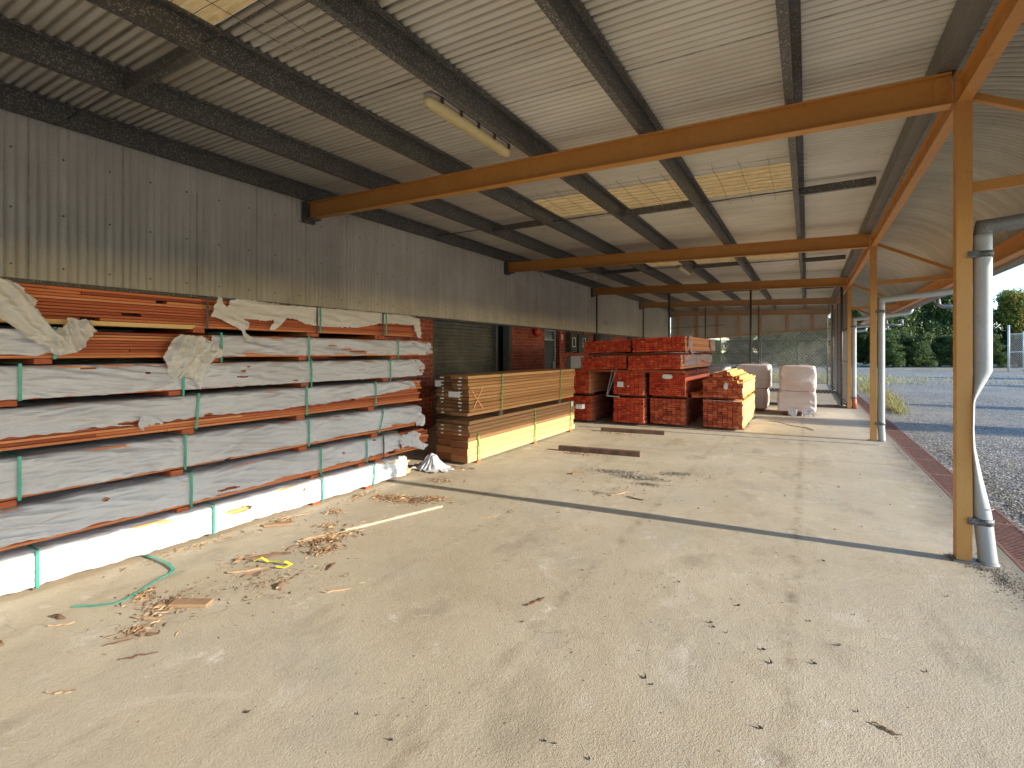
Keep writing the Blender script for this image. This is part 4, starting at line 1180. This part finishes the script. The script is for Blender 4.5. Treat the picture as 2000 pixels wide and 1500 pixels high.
for a in ((-2.05, 10.4, .60, .3), (-1.98, 10.45, .64, -.4), (-1.92, 10.5, .60, .1)): m.box(a[0], a[0] + .16, a[1], a[1] + .35, a[2], a[2] + .06, rot=a[3])
tag(m.build("scrap_board", M['board'], None, (-1.95, 10.5, .58)), "red scrap boards jammed between the third and fourth red bundles", "scrap boards")

# wrapped packs
def pack(label, x0, x1, y0, y1, z0, z1, seed, skirt=0, mat='plastic_p', bulge=.03):
    T = thing("wrapped_pack", ((x0 + x1) / 2, (y0 + y1) / 2, z0), label, "wrapped pack", "plastic wrapped packs near the fence")
    m = MB(); m.box(x0 + .04, x1 - .04, y0 + .05, y1 - .05, z0 - .05 if z0 > .02 else .001, z1 - .03)
    m.build("timber", M['redside'], T)
    m = MB(); nr, n = 26, 150
    cx, cy, hx, hy = (x0 + x1) / 2, (y0 + y1) / 2, (x1 - x0) / 2, (y1 - y0) / 2
    rings = []
    for k in range(nr + 5):
        if k <= nr: t = k / nr; sc = 1
        else: t = 1; sc = [.97, .80, .5, .02][min(3, k - nr - 1)]
        rg = []
        for q in range(n):
            a = 2 * math.pi * q / n; ca, sa = math.cos(a), math.sin(a); e = .13
            ux = abs(ca) ** e * (1 if ca > 0 else -1); uy = abs(sa) ** e * (1 if sa > 0 else -1)
            x = cx + ux * hx * sc; y = cy + uy * hy * sc
            zb_ = z0 - skirt * max(0, FB(a * 1.6, seed, 2) + .25)
            z = zb_ + (z1 - zb_) * t + (0 if k <= nr else .008 * (k - nr))
            f = FB(x * 4.5 + y * 3, z * 3.5, seed) * .026 - abs(N(x * 3 + y * 3 + z * 2, z * 3 - x * 2, seed + 2)) * .05 + .012 * math.sin((x + y * .7) * 26 + 9 * N(x * 2, z * 4, seed) + z * 9) * (1 - t * .5) + abs(N(x * 6 + z * 4, z * 3, seed + 5)) * .012
            f *= .55; bl = .5 * bulge * math.sin(math.pi * min(1, max(0, t)))
            if k <= nr:
                x += ux * (f + bl); y += uy * (f + bl)
                if t > .94: x -= ux * .012; y -= uy * .012
            else: z += .015 * FB(x * 6, y * 6, seed)
            rg.append((x, y, z))
        rings.append(rg)
    m.rings(rings, cap=False)
    m.build("plastic_wrap", M[mat], T)
    return T
pack("upper pinkish wrapped pack standing alone nearest the fence gap, neatly boxed", -.58, .17, 13.55, 14.7, .60, 1.16, 51, .02)
T = pack("lower pinkish wrapped pack standing alone, its skirt trailing on the floor", -.62, .17, 13.5, 14.7, .12, .57, 52, .05)
ragged(T, "trailing_skirt", 'plastic', [(-.40, .16), (-.20, .16), (-.22, .02), (-.30, .0), (-.38, .03)], 0, 0, (1, 0), .01, .01, 61)
for o in T.children:
    if o.name.startswith("trailing_skirt"):       # sheet was laid out in the Y/Z plane: turn its columns to X/Z in front of the pack
        for v in o.data.vertices:
            X, Y, Z = v.co + Vector(T.location); v.co = Vector((Y, 13.46 - X, Z)) - Vector(T.location)
m = MB()
m.grid(lambda u, v: (-.12 + .26 * u + .02 * N(u * 3, v * 3, 2), 13.44 - .10 * v + .02 * N(u * 8, v * 5, 1), .16 * (1 - v) + .012 + .02 * abs(N(u * 9, v * 7, 4))), 16, 12, keep=lambda u, v: v < .75 + .5 * N(u * 6, 0, 3))
m.build("trailing_skirt", M['plastic'], T)
pack("upper wrapped pack behind the yellow boards with bright creased top", -1.62, -.84, 14.1, 15.3, .62, 1.17, 53, .03)
pack("lower wrapped pack behind the yellow boards", -1.62, -.90, 14.1, 15.3, .08, .57, 54, .02)
pack("white topped wrapped pack between the red stacks and the fence", -2.7, -1.72, 13.4, 15.2, .62, 1.16, 55, .02, 'plastic')
pack("lower wrapped pack hidden behind the sunlit yellow bundle", -2.7, -1.72, 13.4, 15.2, .06, .57, 56, .01, 'plastic')
m = MB()
m.tube([(-1.05, 11.3, .01), (-1.02, 11.45, .06), (-.9, 11.6, .10), (-.72, 11.7, .09), (-.5, 11.7, .05), (-.3, 11.6, .015), (.0, 11.4, .012), (.1, 11.15, .01)], .008, 6)
tag(m.build("wire_loop", M['galv_pale'], None, (-.6, 11.6, 0)), "pale wire loop lying on the floor before the wrapped packs", "wire")

# ------------------------------------------------------------------ things lying on the floor
def slab_timber(name, label, cat, a, b2, w, h, mat, z=0.0, group=None):
    m = MB(); a = Vector((*a, z + h / 2 + .001)); b2 = Vector((*b2, z + h / 2 + .001)); m.bar(a, b2, w, h)
    return tag(mods(m.build(name, M[mat], None, tuple((a + b2) / 2 - Vector((0, 0, h / 2)))), .003), label, cat, group)
slab_timber("timber_length", "dark weathered timber length on the floor nearest the gravel patch", "timber length", (-3.28, 6.90), (-2.07, 7.07), .09, .075, 'oldbeam')
slab_timber("timber_length", "dark timber length on the floor in front of the red bundles", "timber length", (-3.39, 9.0), (-2.24, 9.18), .09, .07, 'oldbeam')
slab_timber("timber_strip", "thin pale strip lying just behind the dark timber length", "timber strip", (-3.30, 7.05), (-2.55, 7.18), .05, .02, 'offcut')
slab_timber("metal_strip", "long pale metal strip on the floor along the red bundles", "metal strip", (-4.0, 9.35), (1.0, 9.92), .03, .012, 'alu')
slab_timber("timber_strip", "long pale grooved strip on the floor beside the wrapped stack", "timber strip", (-3.34, 2.84), (-3.06, 3.78), .045, .018, 'palestrip')
slab_timber("timber_strip", "narrow splintered strip at the near end of the long pale strip", "timber strip", (-3.42, 2.50), (-3.30, 2.92), .016, .012, 'offcut')
slab_timber("wood_block", "short tan tongue and groove offcut on the floor by the green strap", "wood block", (-3.24, 1.48), (-3.05, 1.60), .075, .022, 'offcut')
slab_timber("wood_block", "small pale offcut beside the foot of the wrapped stack", "wood block", (-4.02, 2.56), (-3.86, 2.72), .05, .02, 'offcut')
slab_timber("wood_block", "little brown offcut at the left of the gravel patch", "wood block", (-2.50, 5.62), (-2.36, 5.70), .05, .025, 'offcut')

def flat_strap(name, label, pts, w, mat):
    m = MB(); P = [Vector(p) for p in pts]
    b = 0
    for i, p in enumerate(P):
        d = (P[min(i + 1, len(P) - 1)] - P[max(i - 1, 0)]).normalized(); sd = d.cross(Vector((0, 0, 1))).normalized() * w / 2
        m.v += [tuple(p - sd), tuple(p + sd)]
    for i in range(len(P) - 1): m.f.append((2 * i, 2 * i + 1, 2 * i + 3, 2 * i + 2)); m.m.append(0); m.sm.append(False)
    o = m.build(name, M[mat], None, pts[0]); mods(o, None, .003)
    return tag(o, label, "strap")
flat_strap("strap_end", "loose green strap snaking over the floor from under the wrapped stack",
           [(-4.18, 1.73, .012), (-4.02, 1.74, .02), (-3.86, 1.74, .02), (-3.74, 1.72, .012), (-3.71, 1.69, .006), (-3.68, 1.60, .006), (-3.60, 1.47, .006), (-3.55, 1.36, .006), (-3.53, 1.31, .015), (-3.62, 1.24, .006), (-3.72, 1.17, .006)], .022, 'strap')
flat_strap("tape_scrap", "twisted scrap of yellow tape among the wood debris",
           [(-3.36, 2.06, .03), (-3.33, 2.10, .045), (-3.30, 2.13, .012), (-3.22, 2.16, .02), (-3.15, 2.16, .035), (-3.12, 2.19, .01), (-3.12, 2.13, .01), (-3.16, 2.10, .02)], .022, 'yellow')

# crumpled plastic at the end of the lowest bundle
m = MB()
def crum(u, v):
    a = 2 * math.pi * u; r = .02 + .36 * v * (1 + .35 * N(math.cos(a) * 2, math.sin(a) * 2, 4))
    x = -4.16 + r * .95 * math.cos(a); y = 4.95 + r * .62 * math.sin(a)
    z = .012 + .17 * math.exp(-(v / .33) ** 2) + .035 * abs(N(x * 16, y * 16, 3)) + .03 * abs(math.sin(a * 7 + 3 * N(x * 6, y * 6, 1))) * math.exp(-((v - .4) / .3) ** 2)
    return (x, y, z)
m.grid(crum, 90, 26, keep=lambda u, v: v < .86 + .3 * N(u * 22, 0, 8))
tag(m.build("plastic_sheet", M['plastic_w'], None, (-4.16, 4.95, 0)), "crumpled white plastic heap at the end of the lowest wrapped bundle", "plastic sheet")
ragged(bigroots[0], "loose_wrap", 'plastic_w', [(4.34, .27), (4.46, .26), (4.50, .16), (4.47, .02), (4.36, .03)], -4.20, 0, (1, .3), .008, .006, 71)

# single sticks one can pick out
def stick(name, label, cx, cy, ln_, ang, w, h, mat, seed, cat="stick", group="splinters and sticks on the concrete"):
    rs = random.Random(seed); m = MB(); n = 7; rg = []
    for i in range(n):
        t = i / (n - 1); s_ = (t - .5) * ln_; k = (.35 + .65 * math.sin(math.pi * (.12 + .76 * t))) * rs.uniform(.8, 1.15)
        ox = math.cos(ang) * s_; oy = math.sin(ang) * s_; bw = rs.uniform(-.006, .006)
        px, py = cx + ox - math.sin(ang) * bw, cy + oy + math.cos(ang) * bw
        sx, sy = -math.sin(ang), math.cos(ang)
        z = .002 + rs.uniform(0, .004) + (.02 * (t - .5) ** 2 if rs.random() < .5 else 0)
        rg.append([(px + sx * w * k * a, py + sy * w * k * a, z + h * k * b2) for a, b2 in ((-.5, 0), (.5, 0), (.4, .8), (0, 1), (-.45, .7))])
    m.rings(rg, sm=False)
    return tag(m.build(name, M[mat], None, (cx, cy, 0)), label, cat, group)
STK = [
    ("flat brown splinter pointing at the camera alone in the open floor", -1.40, 2.62, .14, 1.2, .022, .008, 'bark'),
    ("upright looking dark chip near the left edge of the photo", -3.63, 1.08, .09, .35, .022, .02, 'bark'),
    ("short bark piece just below the green strap's tip", -3.52, 1.06, .12, .9, .012, .008, 'offcut'),
    ("curved reddish splinter left of the tan offcut", -3.20, 1.33, .16, .5, .018, .01, 'offcut'),
    ("thin orange splinter lowest in the left floor debris", -2.83, 1.15, .15, 1.0, .010, .006, 'bark'),
    ("curled bark sliver between the two thin splinters", -3.0, 1.26, .10, .8, .014, .014, 'bark'),
    ("forked twig in front of the tan offcut", -3.05, 1.15, .13, 1.1, .010, .006, 'bark'),
    ("thin brown sliver near the left bottom corner", -2.82, .85, .12, .7, .012, .005, 'offcut'),
    ("ragged brown chip touching the left picture edge", -3.55, .82, .05, .3, .03, .02, 'bark'),
    ("long dark bark strip leaning over the yellow tape", -3.40, 2.20, .30, .95, .03, .02, 'bark'),
    ("broad bark piece lying left of the yellow tape", -3.30, 1.98, .24, .9, .035, .015, 'offcut'),
    ("narrow bark sliver just below the broad bark piece", -3.20, 1.98, .18, 1.1, .016, .01, 'bark'),
    ("straight brown stick right of the yellow tape", -2.54, 2.10, .17, .85, .014, .01, 'offcut'),
    ("dark wedge of bark standing off to the right of the tape", -2.86, 2.32, .12, 2.0, .018, .012, 'bark'),
    ("small dark wedge below the stubby bark strip", -2.90, 1.96, .10, 1.9, .022, .02, 'bark'),
    ("short thick stick crossing the narrow splintered strip", -3.42, 2.58, .22, 1.2, .028, .02, 'offcut'),
    ("pale splinter in the middle floor beyond the post shadow", -1.71, 5.08, .26, 1.1, .018, .01, 'offcut'),
    ("reddish splinter beside the pale one beyond the post shadow", -1.52, 5.0, .20, 2.9, .02, .01, 'bark'),
    ("orange brown sliver near the bottom right of the floor", .27, 2.45, .10, 2.75, .012, .008, 'offcut'),
    ("light wood sliver on the slab left of the post shadow's middle", -2.5, 3.75, .16, .8, .01, .006, 'offcut'),
    ("thin strip lying against the foot of the brown planks", -4.0, 5.1, .55, .25, .03, .015, 'offcut'),
    ("second strip under the near end of the brown planks", -3.9, 5.2, .45, .1, .03, .012, 'offcut'),
    ("brown stick behind the curled bark beside the wrapped stack", -4.02, 2.86, .25, 1.2, .014, .01, 'offcut'),
]
for i, a in enumerate(STK): stick("stick", *a, 200 + i)

# uncountable shavings, gravel and grit
def bits(name, label, spots, n, size, mat, seed, long_=3.0, zmax=.02):
    rs = random.Random(seed); m = MB()
    tot = sum(s[4] for s in spots)
    for (cx, cy, rx, ry, wt, rot) in spots:
        for _ in range(int(n * wt / tot)):
            a = rs.uniform(0, 2 * math.pi); r = min(1.6, abs(rs.gauss(0, .5)))
            dx, dy = rx * r * math.cos(a), ry * r * math.sin(a)
            x = cx + dx * math.cos(rot) - dy * math.sin(rot); y = cy + dx * math.sin(rot) + dy * math.cos(rot)
            s_ = size * rs.uniform(.4, 1.3); l_ = s_ * rs.uniform(1, long_); th = rs.uniform(0, math.pi)
            z = rs.uniform(0, zmax) * max(0, 1 - r)
            c_, q_ = math.cos(th), math.sin(th); h = s_ * rs.uniform(.25, .6); tl = rs.uniform(-.25, .25)
            n0 = len(m.v)
            for (u, v, w) in ((-1, -.5, 0), (1, -.4, tl), (.9, .5, tl), (-.8, .45, 0), (0, 0, 1)):
                m.v.append((x + (u * l_ * c_ - v * s_ * q_) / 2, y + (u * l_ * q_ + v * s_ * c_) / 2, .001 + z + abs(w) * h))
            for f in ((0, 1, 4), (1, 2, 4), (2, 3, 4), (3, 0, 4)): m.f.append(tuple(n0 + k for k in f)); m.m.append(0); m.sm.append(False)
    o = m.build(name, M[mat]); return tag(o, label, "debris", kind='stuff')
PI = math.pi
bits("wood_shavings", "brown shavings and splinters scattered along the foot of the wrapped stack",
     [(-3.55, 3.74, .24, .13, 3.4, .1), (-3.30, 3.92, .18, .12, 2.2, .3), (-3.80, 3.70, .12, .10, 1, 0), (-3.82, 3.12, .16, .12, .6, 0), (-3.30, 2.66, .14, .32, 1.6, -.3), (-3.14, 2.48, .10, .2, .9, -.4), (-3.55, 2.84, .2, .15, .5, 0), (-3.52, 2.04, .25, .2, .25, 0),
      (-3.25, 1.44, .2, .16, .5, .4), (-3.52, 1.46, .1, .16, .5, .4), (-3.1, 1.25, .15, .18, .3, .2), (-4.0, 2.7, .12, .2, .7, 0), (-4.05, 2.0, .1, .7, .5, 0), (-4.02, 3.6, .12, .4, .6, 0), (-3.7, 4.55, .4, .15, .5, .2), (-2.9, 6.8, .55, .10, .8, .14), (-3.0, 8.85, .6, .12, .6, .14), (-4.1, 5.15, .35, .12, .9, 0), (-3.0, 2.0, .6, .8, .4, 0)], 2900, .0125, 'shaving', 81, 6.0)
bits("wood_shavings", "dark bark crumbs mixed through the shavings on the slab",
     [(-3.45, 3.78, .3, .16, 2, .1), (-3.3, 2.6, .2, .35, 1, -.3), (-3.3, 1.5, .35, .3, .7, .4), (-3.0, 1.9, .6, .5, .6, 0), (-2.4, 3.9, .8, .8, .3, 0), (-1.8, 5.2, .9, .5, .5, 0)], 900, .011, 'bark', 82, 3.0)
bits("gravel", "patch of dark gravel and leaf crumbs spread on the middle of the slab",
     [(-2.10, 6.00, .34, .13, 2.2, .2), (-1.72, 5.86, .34, .12, 2.2, .15), (-1.40, 6.28, .26, .10, 1.4, .5), (-1.55, 5.62, .22, .08, .8, .2), (-1.9, 5.0, .25, .10, .25, .2), (-1.8, 5.9, .7, .4, .7, .2)], 3600, .013, 'pebble', 83, 2.0, .012)
bits("grit", "fine dark grit and crumbs sprinkled over the whole concrete floor",
     [(-.8, 3.2, 2.2, 2.0, 2, 0), (-1, 6.5, 1.9, 2.4, 2, 0), (0, 10, 1.2, 3, .8, 0), (-1.5, 1.6, 1.6, .9, .3, 0)], 750, .0055, 'pod', 84, 2.0, 0)
bits("grit", "loose gravel and soil gathered around the nearest post and pipe",
     [(1.12, 4.45, .14, .5, 2, 0), (1.2, 4.0, .08, .8, 1, 0), (1.05, 4.62, .12, .06, 1, 0), (1.2, 9.5, .06, 4, 1, 0)], 1800, .009, 'pebble', 85, 1.6, .003)
bits("loose_stones", "loose pale stones along the broken edge of the asphalt",
     [(1.75, 5.5, .16, 2.6, 2, 0), (1.8, 9.0, .2, 3.5, 1.4, 0), (2.3, 7.2, .5, 3.0, 1.6, 0), (2.2, 5.0, .6, 1.5, 1.2, 0)], 5200, .022, 'pebble', 86, 1.4, .004)

# seed pods one can pick out on the open slab
PODS = [(-1.33, 3.17), (-.72, 3.33), (-.35, 3.2), (-.46, 2.92), (-.44, 2.88), (-.37, 2.86), (-.19, 2.79), (-.15, 2.69), (.01, 3.22), (.14, 3.03), (.03, 2.79), (.48, 2.99), (-.6, 2.24), (-.64, 2.27), (-.16, 2.2), (.18, 2.51), (-.69, 1.71), (-.87, 1.7), (-.83, 1.71),
        (-1.38, 1.4), (-1.6, 1.43), (-2.0, 1.2), (1.02, 4.21), (.74, 3.98), (.23, 3.43), (-1.36, 2.39), (-2.31, 5.48), (-.72, 5.57), (-.5, 4.5), (.1, 4.2), (.4, 5.2), (-.2, 5.9), (.3, 6.6), (-.5, 6.9), (.55, 7.4), (-1.2, 4.4), (-1.6, 3.9), (-.9, 5.0), (-.1, 7.9), (.6, 9.0), (-.3, 9.8), (-1.0, 8.3), (-2.0, 4.2), (-1.0, 6.3), (.2, 5.0), (.7, 6.1)]
def pod_mesh():
    m = MB(); rg = []
    for t, r in ((-1, .15), (-.6, .7), (0, 1), (.5, .75), (.9, .3), (1.3, .05)):
        rg.append([(t * .013, r * .0065 * math.cos(a), .005 + r * .0055 * math.sin(a) + (.006 if t > .8 else 0)) for a in np.linspace(0, 2 * PI, 6, endpoint=False)])
    m.rings(rg); m.quad([(.010, 0, .008), (.022, .002, .020), (.016, .004, .012)])
    return m
pod0 = None
for i, (x, y) in enumerate(PODS):
    if pod0 is None: o = pod0 = pod_mesh().build("seed_pod", M['pod'], None, (0, 0, 0))
    else: o = pod0.copy(); COL.objects.link(o)
    o.location = (x, y, .0015); o.rotation_euler = (0, 0, U(0, 6.28)); s_ = U(.5, .95); o.scale = (s_, s_, s_)
    tag(o, "small dark seed pod, one of many lying scattered over the open slab", "seed pod", "dark seed pods scattered on the slab")

# ------------------------------------------------------------------ vegetation and far things
def leaf_cloud(name, mat, clumps, n, size, seed, parent=None, base=(0, 0, 0), fill=.5):
    rg = np.random.default_rng(seed)
    C_ = np.array([c[:3] for c in clumps]); Rr = np.array([c[3:6] for c in clumps])
    w = (Rr ** 2).sum(1); w = w / w.sum()
    idx = rg.choice(len(clumps), n, p=w)
    d = rg.normal(size=(n, 3)); d /= np.linalg.norm(d, axis=1)[:, None]
    r = 1 - np.abs(rg.normal(0, fill, n)); r = np.clip(r, .1, 1.15)
    P_ = C_[idx] + d * Rr[idx] * r[:, None]
    P_[:, 2] = np.maximum(P_[:, 2], .02)
    nrm = d + rg.normal(0, .8, (n, 3)); nrm /= np.linalg.norm(nrm, axis=1)[:, None]
    a = np.cross(nrm, rg.normal(size=(n, 3))); a /= np.linalg.norm(a, axis=1)[:, None]
    b2 = np.cross(nrm, a)
    s_ = (size * rg.uniform(.6, 1.3, n))[:, None]
    V = np.stack([P_ - a * s_, P_ + b2 * s_ * .38, P_ + a * s_, P_ - b2 * s_ * .38], 1).reshape(-1, 3)
    me = bpy.data.meshes.new(name)
    me.vertices.add(len(V)); me.vertices.foreach_set("co", V.ravel())
    me.loops.add(n * 4); me.loops.foreach_set("vertex_index", np.arange(n * 4))
    me.polygons.add(n); me.polygons.foreach_set("loop_start", np.arange(n) * 4)
    me.materials.append(M[mat]); me.update(); me.validate()
    return me

def make_tree(seed, h, rx, ry, n, size, mat, nclump=26, low=.0):
    rs = random.Random(seed); cl = []
    for k in range(nclump):
        a = rs.uniform(0, 2 * PI); t = rs.uniform(low, 1); rr = rs.uniform(.1, .8) * (1 - .35 * t)
        s_ = rs.uniform(.09, .24)
        cl.append((rx * rr * math.cos(a), ry * rr * math.sin(a), h * (.10 + .80 * t), rx * s_ * 1.25, ry * s_ * 1.25, h * s_ * .55))
    cl.append((0, 0, h * .42, rx * .62, ry * .62, h * .44))
    me = leaf_cloud("crown", mat, cl, n, size, seed)
    m = MB()
    m.tube([(0, 0, 0), (.05, 0, h * .3), (-.05, .05, h * .6), (0, 0, h * .85)], [.16, .12, .08, .03], 8)
    for k in range(9):
        c = cl[k * 3]; z0 = h * rs.uniform(.12, .5)
        m.tube([(0, 0, z0), (c[0] * .5, c[1] * .5, (z0 + c[2]) / 2 + .2), (c[0], c[1], c[2])], [.07, .045, .015], 6)
    return me, m
def plant_tree(name, me, tm, loc, rz, sc, label, cat, group):
    T = thing(name, loc, label, cat, group)
    c = bpy.data.objects.new("crown", me); COL.objects.link(c); c.parent = T; c.rotation_euler = (0, 0, rz); c.scale = (sc[0], sc[1], sc[2])
    t = bpy.data.objects.new("trunk", tm); COL.objects.link(t); t.parent = T; t.rotation_euler = (0, 0, rz); t.scale = (sc[0], sc[1], sc[2])
    return T
protos = []
for s_, mt in ((1, 'leaf'), (2, 'leaf'), (3, 'leaf'), (4, 'leafy')):
    me, tm = make_tree(60 + s_, 8.0, 3.4, 3.0, 62000, .13, mt, 130)
    o = tm.build("trunk", M['trunk']); tme = o.data; bpy.data.objects.remove(o)
    protos.append((me, tme))
ca, sa = math.cos(R(30.88)), math.sin(R(30.88))
def far(r, fw): return (ca * r - sa * fw, sa * r + ca * fw)        # right/forward of the yard axis -> X, Y
HE = [  # right, forward, scale xy, scale z, kind, label
    (39.0, 57, .95, .95, 2, "green tree closing the far end of the side fence"),
    (42.0, 56, 1.0, 1.12, 0, "dense green tree at the left of the hedge, past the third post"),
    (45.2, 56.5, 1.0, 1.10, 1, "dense hedge tree just left of the second post's downpipe"),
    (48.4, 56, 1.0, 1.15, 2, "dense hedge tree just right of the second post's downpipe"),
    (51.6, 55.5, 1.0, 1.12, 0, "dense hedge tree half hidden behind the nearest post"),
    (55.0, 53.5, 1.0, 1.06, 3, "yellow tipped bush tree, brightest of the hedge, at the right edge"),
    (58.6, 56, 1.1, 1.05, 1, "tall tree at the far right behind the gate"),
    (62.5, 57, 1.1, 1.0, 0, "last hedge tree out beyond the gate"),
    (36.0, 56, .9, .72, 1, "shrub behind the right end of the far fence"),
    (33.0, 54, .8, .60, 2, "shrub behind the right part of the far fence"),
    (29.8, 54, .9, .58, 0, "shrub behind the middle of the far fence"),
    (26.5, 57, .8, .50, 2, "low shrub behind the left part of the far fence"),
    (22.5, 56, .7, .40, 1, "low bush in front of the pink house behind the far fence"),
    (32.0, 61, .9, .80, 3, "yellow green tree showing over the shrubs behind the far fence"),
]
for i, (r, fw, sx, sz, k, lab) in enumerate(HE):
    x, y = far(r, fw)
    plant_tree("hedge_tree", protos[k][0], protos[k][1], (x, y, -.02), i * 1.7, (sx, sx, sz), lab, "tree", "trees behind the yard")
for i, (r, fw) in enumerate([(40, 53.2), (43.5, 53), (47, 52.6), (50.5, 52.8), (54, 51.6), (58, 52.4)]):
    x, y = far(r, fw)
    plant_tree("hedge_shrub", protos[i % 3][0], protos[i % 3][1], (x, y, -.02), 2 + i * 2.1, (.75, .62, .45),
               ["low shrub at the hedge foot furthest left", "low shrub at the hedge foot, second from the left", "low shrub at the hedge foot, third from the left", "low shrub at the hedge foot behind the nearest post", "low shrub at the hedge foot left of the gate", "low shrub at the hedge foot behind the gate"][i], "shrub", "shrubs along the hedge foot")
# trees beyond the right edge of the view that throw their shade across the yard
for i, (x, y, sx, sz, lab) in enumerate([(20, 14.6, .42, .98, "slim tree east of the yard nearest the shed"), (28, 20.5, .4, 1.15, "second slim tree east of the yard"), (34, 33, .55, 1.25, "broad tree east of the yard opposite the fence"), (26, 41, .6, .95, "tree east of the yard near the hedge")]):
    plant_tree("yard_tree", protos[i % 3][0], protos[i % 3][1], (x, y, -.02), i, (sx, sx, sz), lab, "tree", "trees along the east side of the yard")

# gate standing open by the hedge
GX, GY = far(39.6 * 1.0, 38.5)
gt = thing("wire_gate", (GX, GY, 0), "grey pipe frame wire gate standing in the yard by the hedge", "gate")
dv = Vector((ca, sa, 0)); P0 = Vector((GX, GY, 0)) - dv * .9
m = MB()
Hh = 3.3
for s_ in (0, 1.15, 2.6, 4.0): m.tube([P0 + dv * s_, P0 + dv * s_ + Vector((0, 0, Hh + (.35 if s_ == 0 else -.15)))], .07 if s_ == 0 else .045, 8)
for z in (.25, 1.55, 2.95): m.tube([P0 + Vector((0, 0, z)), P0 + dv * 4.0 + Vector((0, 0, z + .1))], .045, 8)
m.build("frame", M['wire'], gt)
m = MB(); k = -3.0
while k < 4.0:
    for sg_ in (1, -1):
        a0, a1 = (k, k + 2.7) if sg_ > 0 else (k + 2.7, k)
        t0 = max(0, min(1, (0 - a0) / (a1 - a0))); t1 = max(0, min(1, (4 - a0) / (a1 - a0))); lo, hi = min(t0, t1), max(t0, t1)
        if hi - lo > .01: m.tube([P0 + dv * (a0 + (a1 - a0) * lo) + Vector((0, 0, .25 + 2.7 * lo)), P0 + dv * (a0 + (a1 - a0) * hi) + Vector((0, 0, .25 + 2.7 * hi))], .006, 3, cap=False)
    k += .16
m.build("mesh", M['wire'], gt)

# pink house beyond the far fence
hx, hy = far(24, 78)
H_ = thing("house", (hx, hy, 0), "pale pink house with a grey roof far behind the end fence", "house")
m = MB(); m.box(hx - 7, hx + 7, hy - 4, hy + 4, 0, 2.9, rot=R(30)); m.build("wall", M['housewall'], H_)
m = MB(); c30, s30 = math.cos(R(30)), math.sin(R(30))
def hr(dx, dy, z): return (hx + dx * c30 - dy * s30, hy + dx * s30 + dy * c30, z)
A = [hr(-7.6, -4.6, 2.85), hr(7.6, -4.6, 2.85), hr(7.6, 4.6, 2.85), hr(-7.6, 4.6, 2.85)]; Rg = [hr(-4, 0, 4.6), hr(4, 0, 4.6)]
m.quad([A[0], A[1], Rg[1], Rg[0]]); m.quad([A[2], A[3], Rg[0], Rg[1]]); m.quad([A[1], A[2], Rg[1]]); m.quad([A[3], A[0], Rg[0]]); m.quad(A[::-1])
m.build("roof", M['houseroof'], H_)
for dx in (-4.5, -1.2, 2.4, 5.2):
    m = MB(); a = hr(dx, -4.03, 1.5); m.box(a[0] - .6, a[0] + .6, a[1] - .03, a[1] + .03, 1.0, 2.2, rot=R(30)); m.build("window", M['glass'], H_)

# grass: tufts by the slab edge and along the far verge
def blades(name, label, spots, n, hgt, seed):
    rg = random.Random(seed); m = MB()
    tot = sum(s[4] for s in spots)
    for (cx, cy, rx, ry, wt) in spots:
        for _ in range(int(n * wt / tot)):
            x = cx + rg.gauss(0, rx); y = cy + rg.gauss(0, ry); h = hgt * rg.uniform(.4, 1.2); a = rg.uniform(0, 6.28); ln_ = rg.uniform(.1, .7) * h; w = .006 + .004 * (hgt > .3)
            dx, dy = math.cos(a), math.sin(a)
            m.quad([(x - dy * w, y + dx * w, -.01), (x + dy * w, y - dx * w, -.01), (x + dx * ln_ * .5, y + dy * ln_ * .5, h * .65), (x + dx * ln_, y + dy * ln_, h * (.9))])
    return tag(m.build(name, M['grass']), label, "grass", kind='stuff')
blades("grass", "dry yellow grass tufts growing along the drain beside the slab",
       [(1.95, 16.2, .07, .6, .6), (2.05, 18.6, .12, 1.0, 1.2), (2.2, 23.5, .22, 2.2, 1.8)], 3000, .16, 91)
blades("grass", "rough green and yellow grass beyond the far end fence", [(-2.5, 33, 5, 2.5, 3), (0, 30, 2, 1.2, 1.5), (-4, 38, 6, 4, 2)], 9000, .22, 92)

print("objects", len(bpy.data.objects))
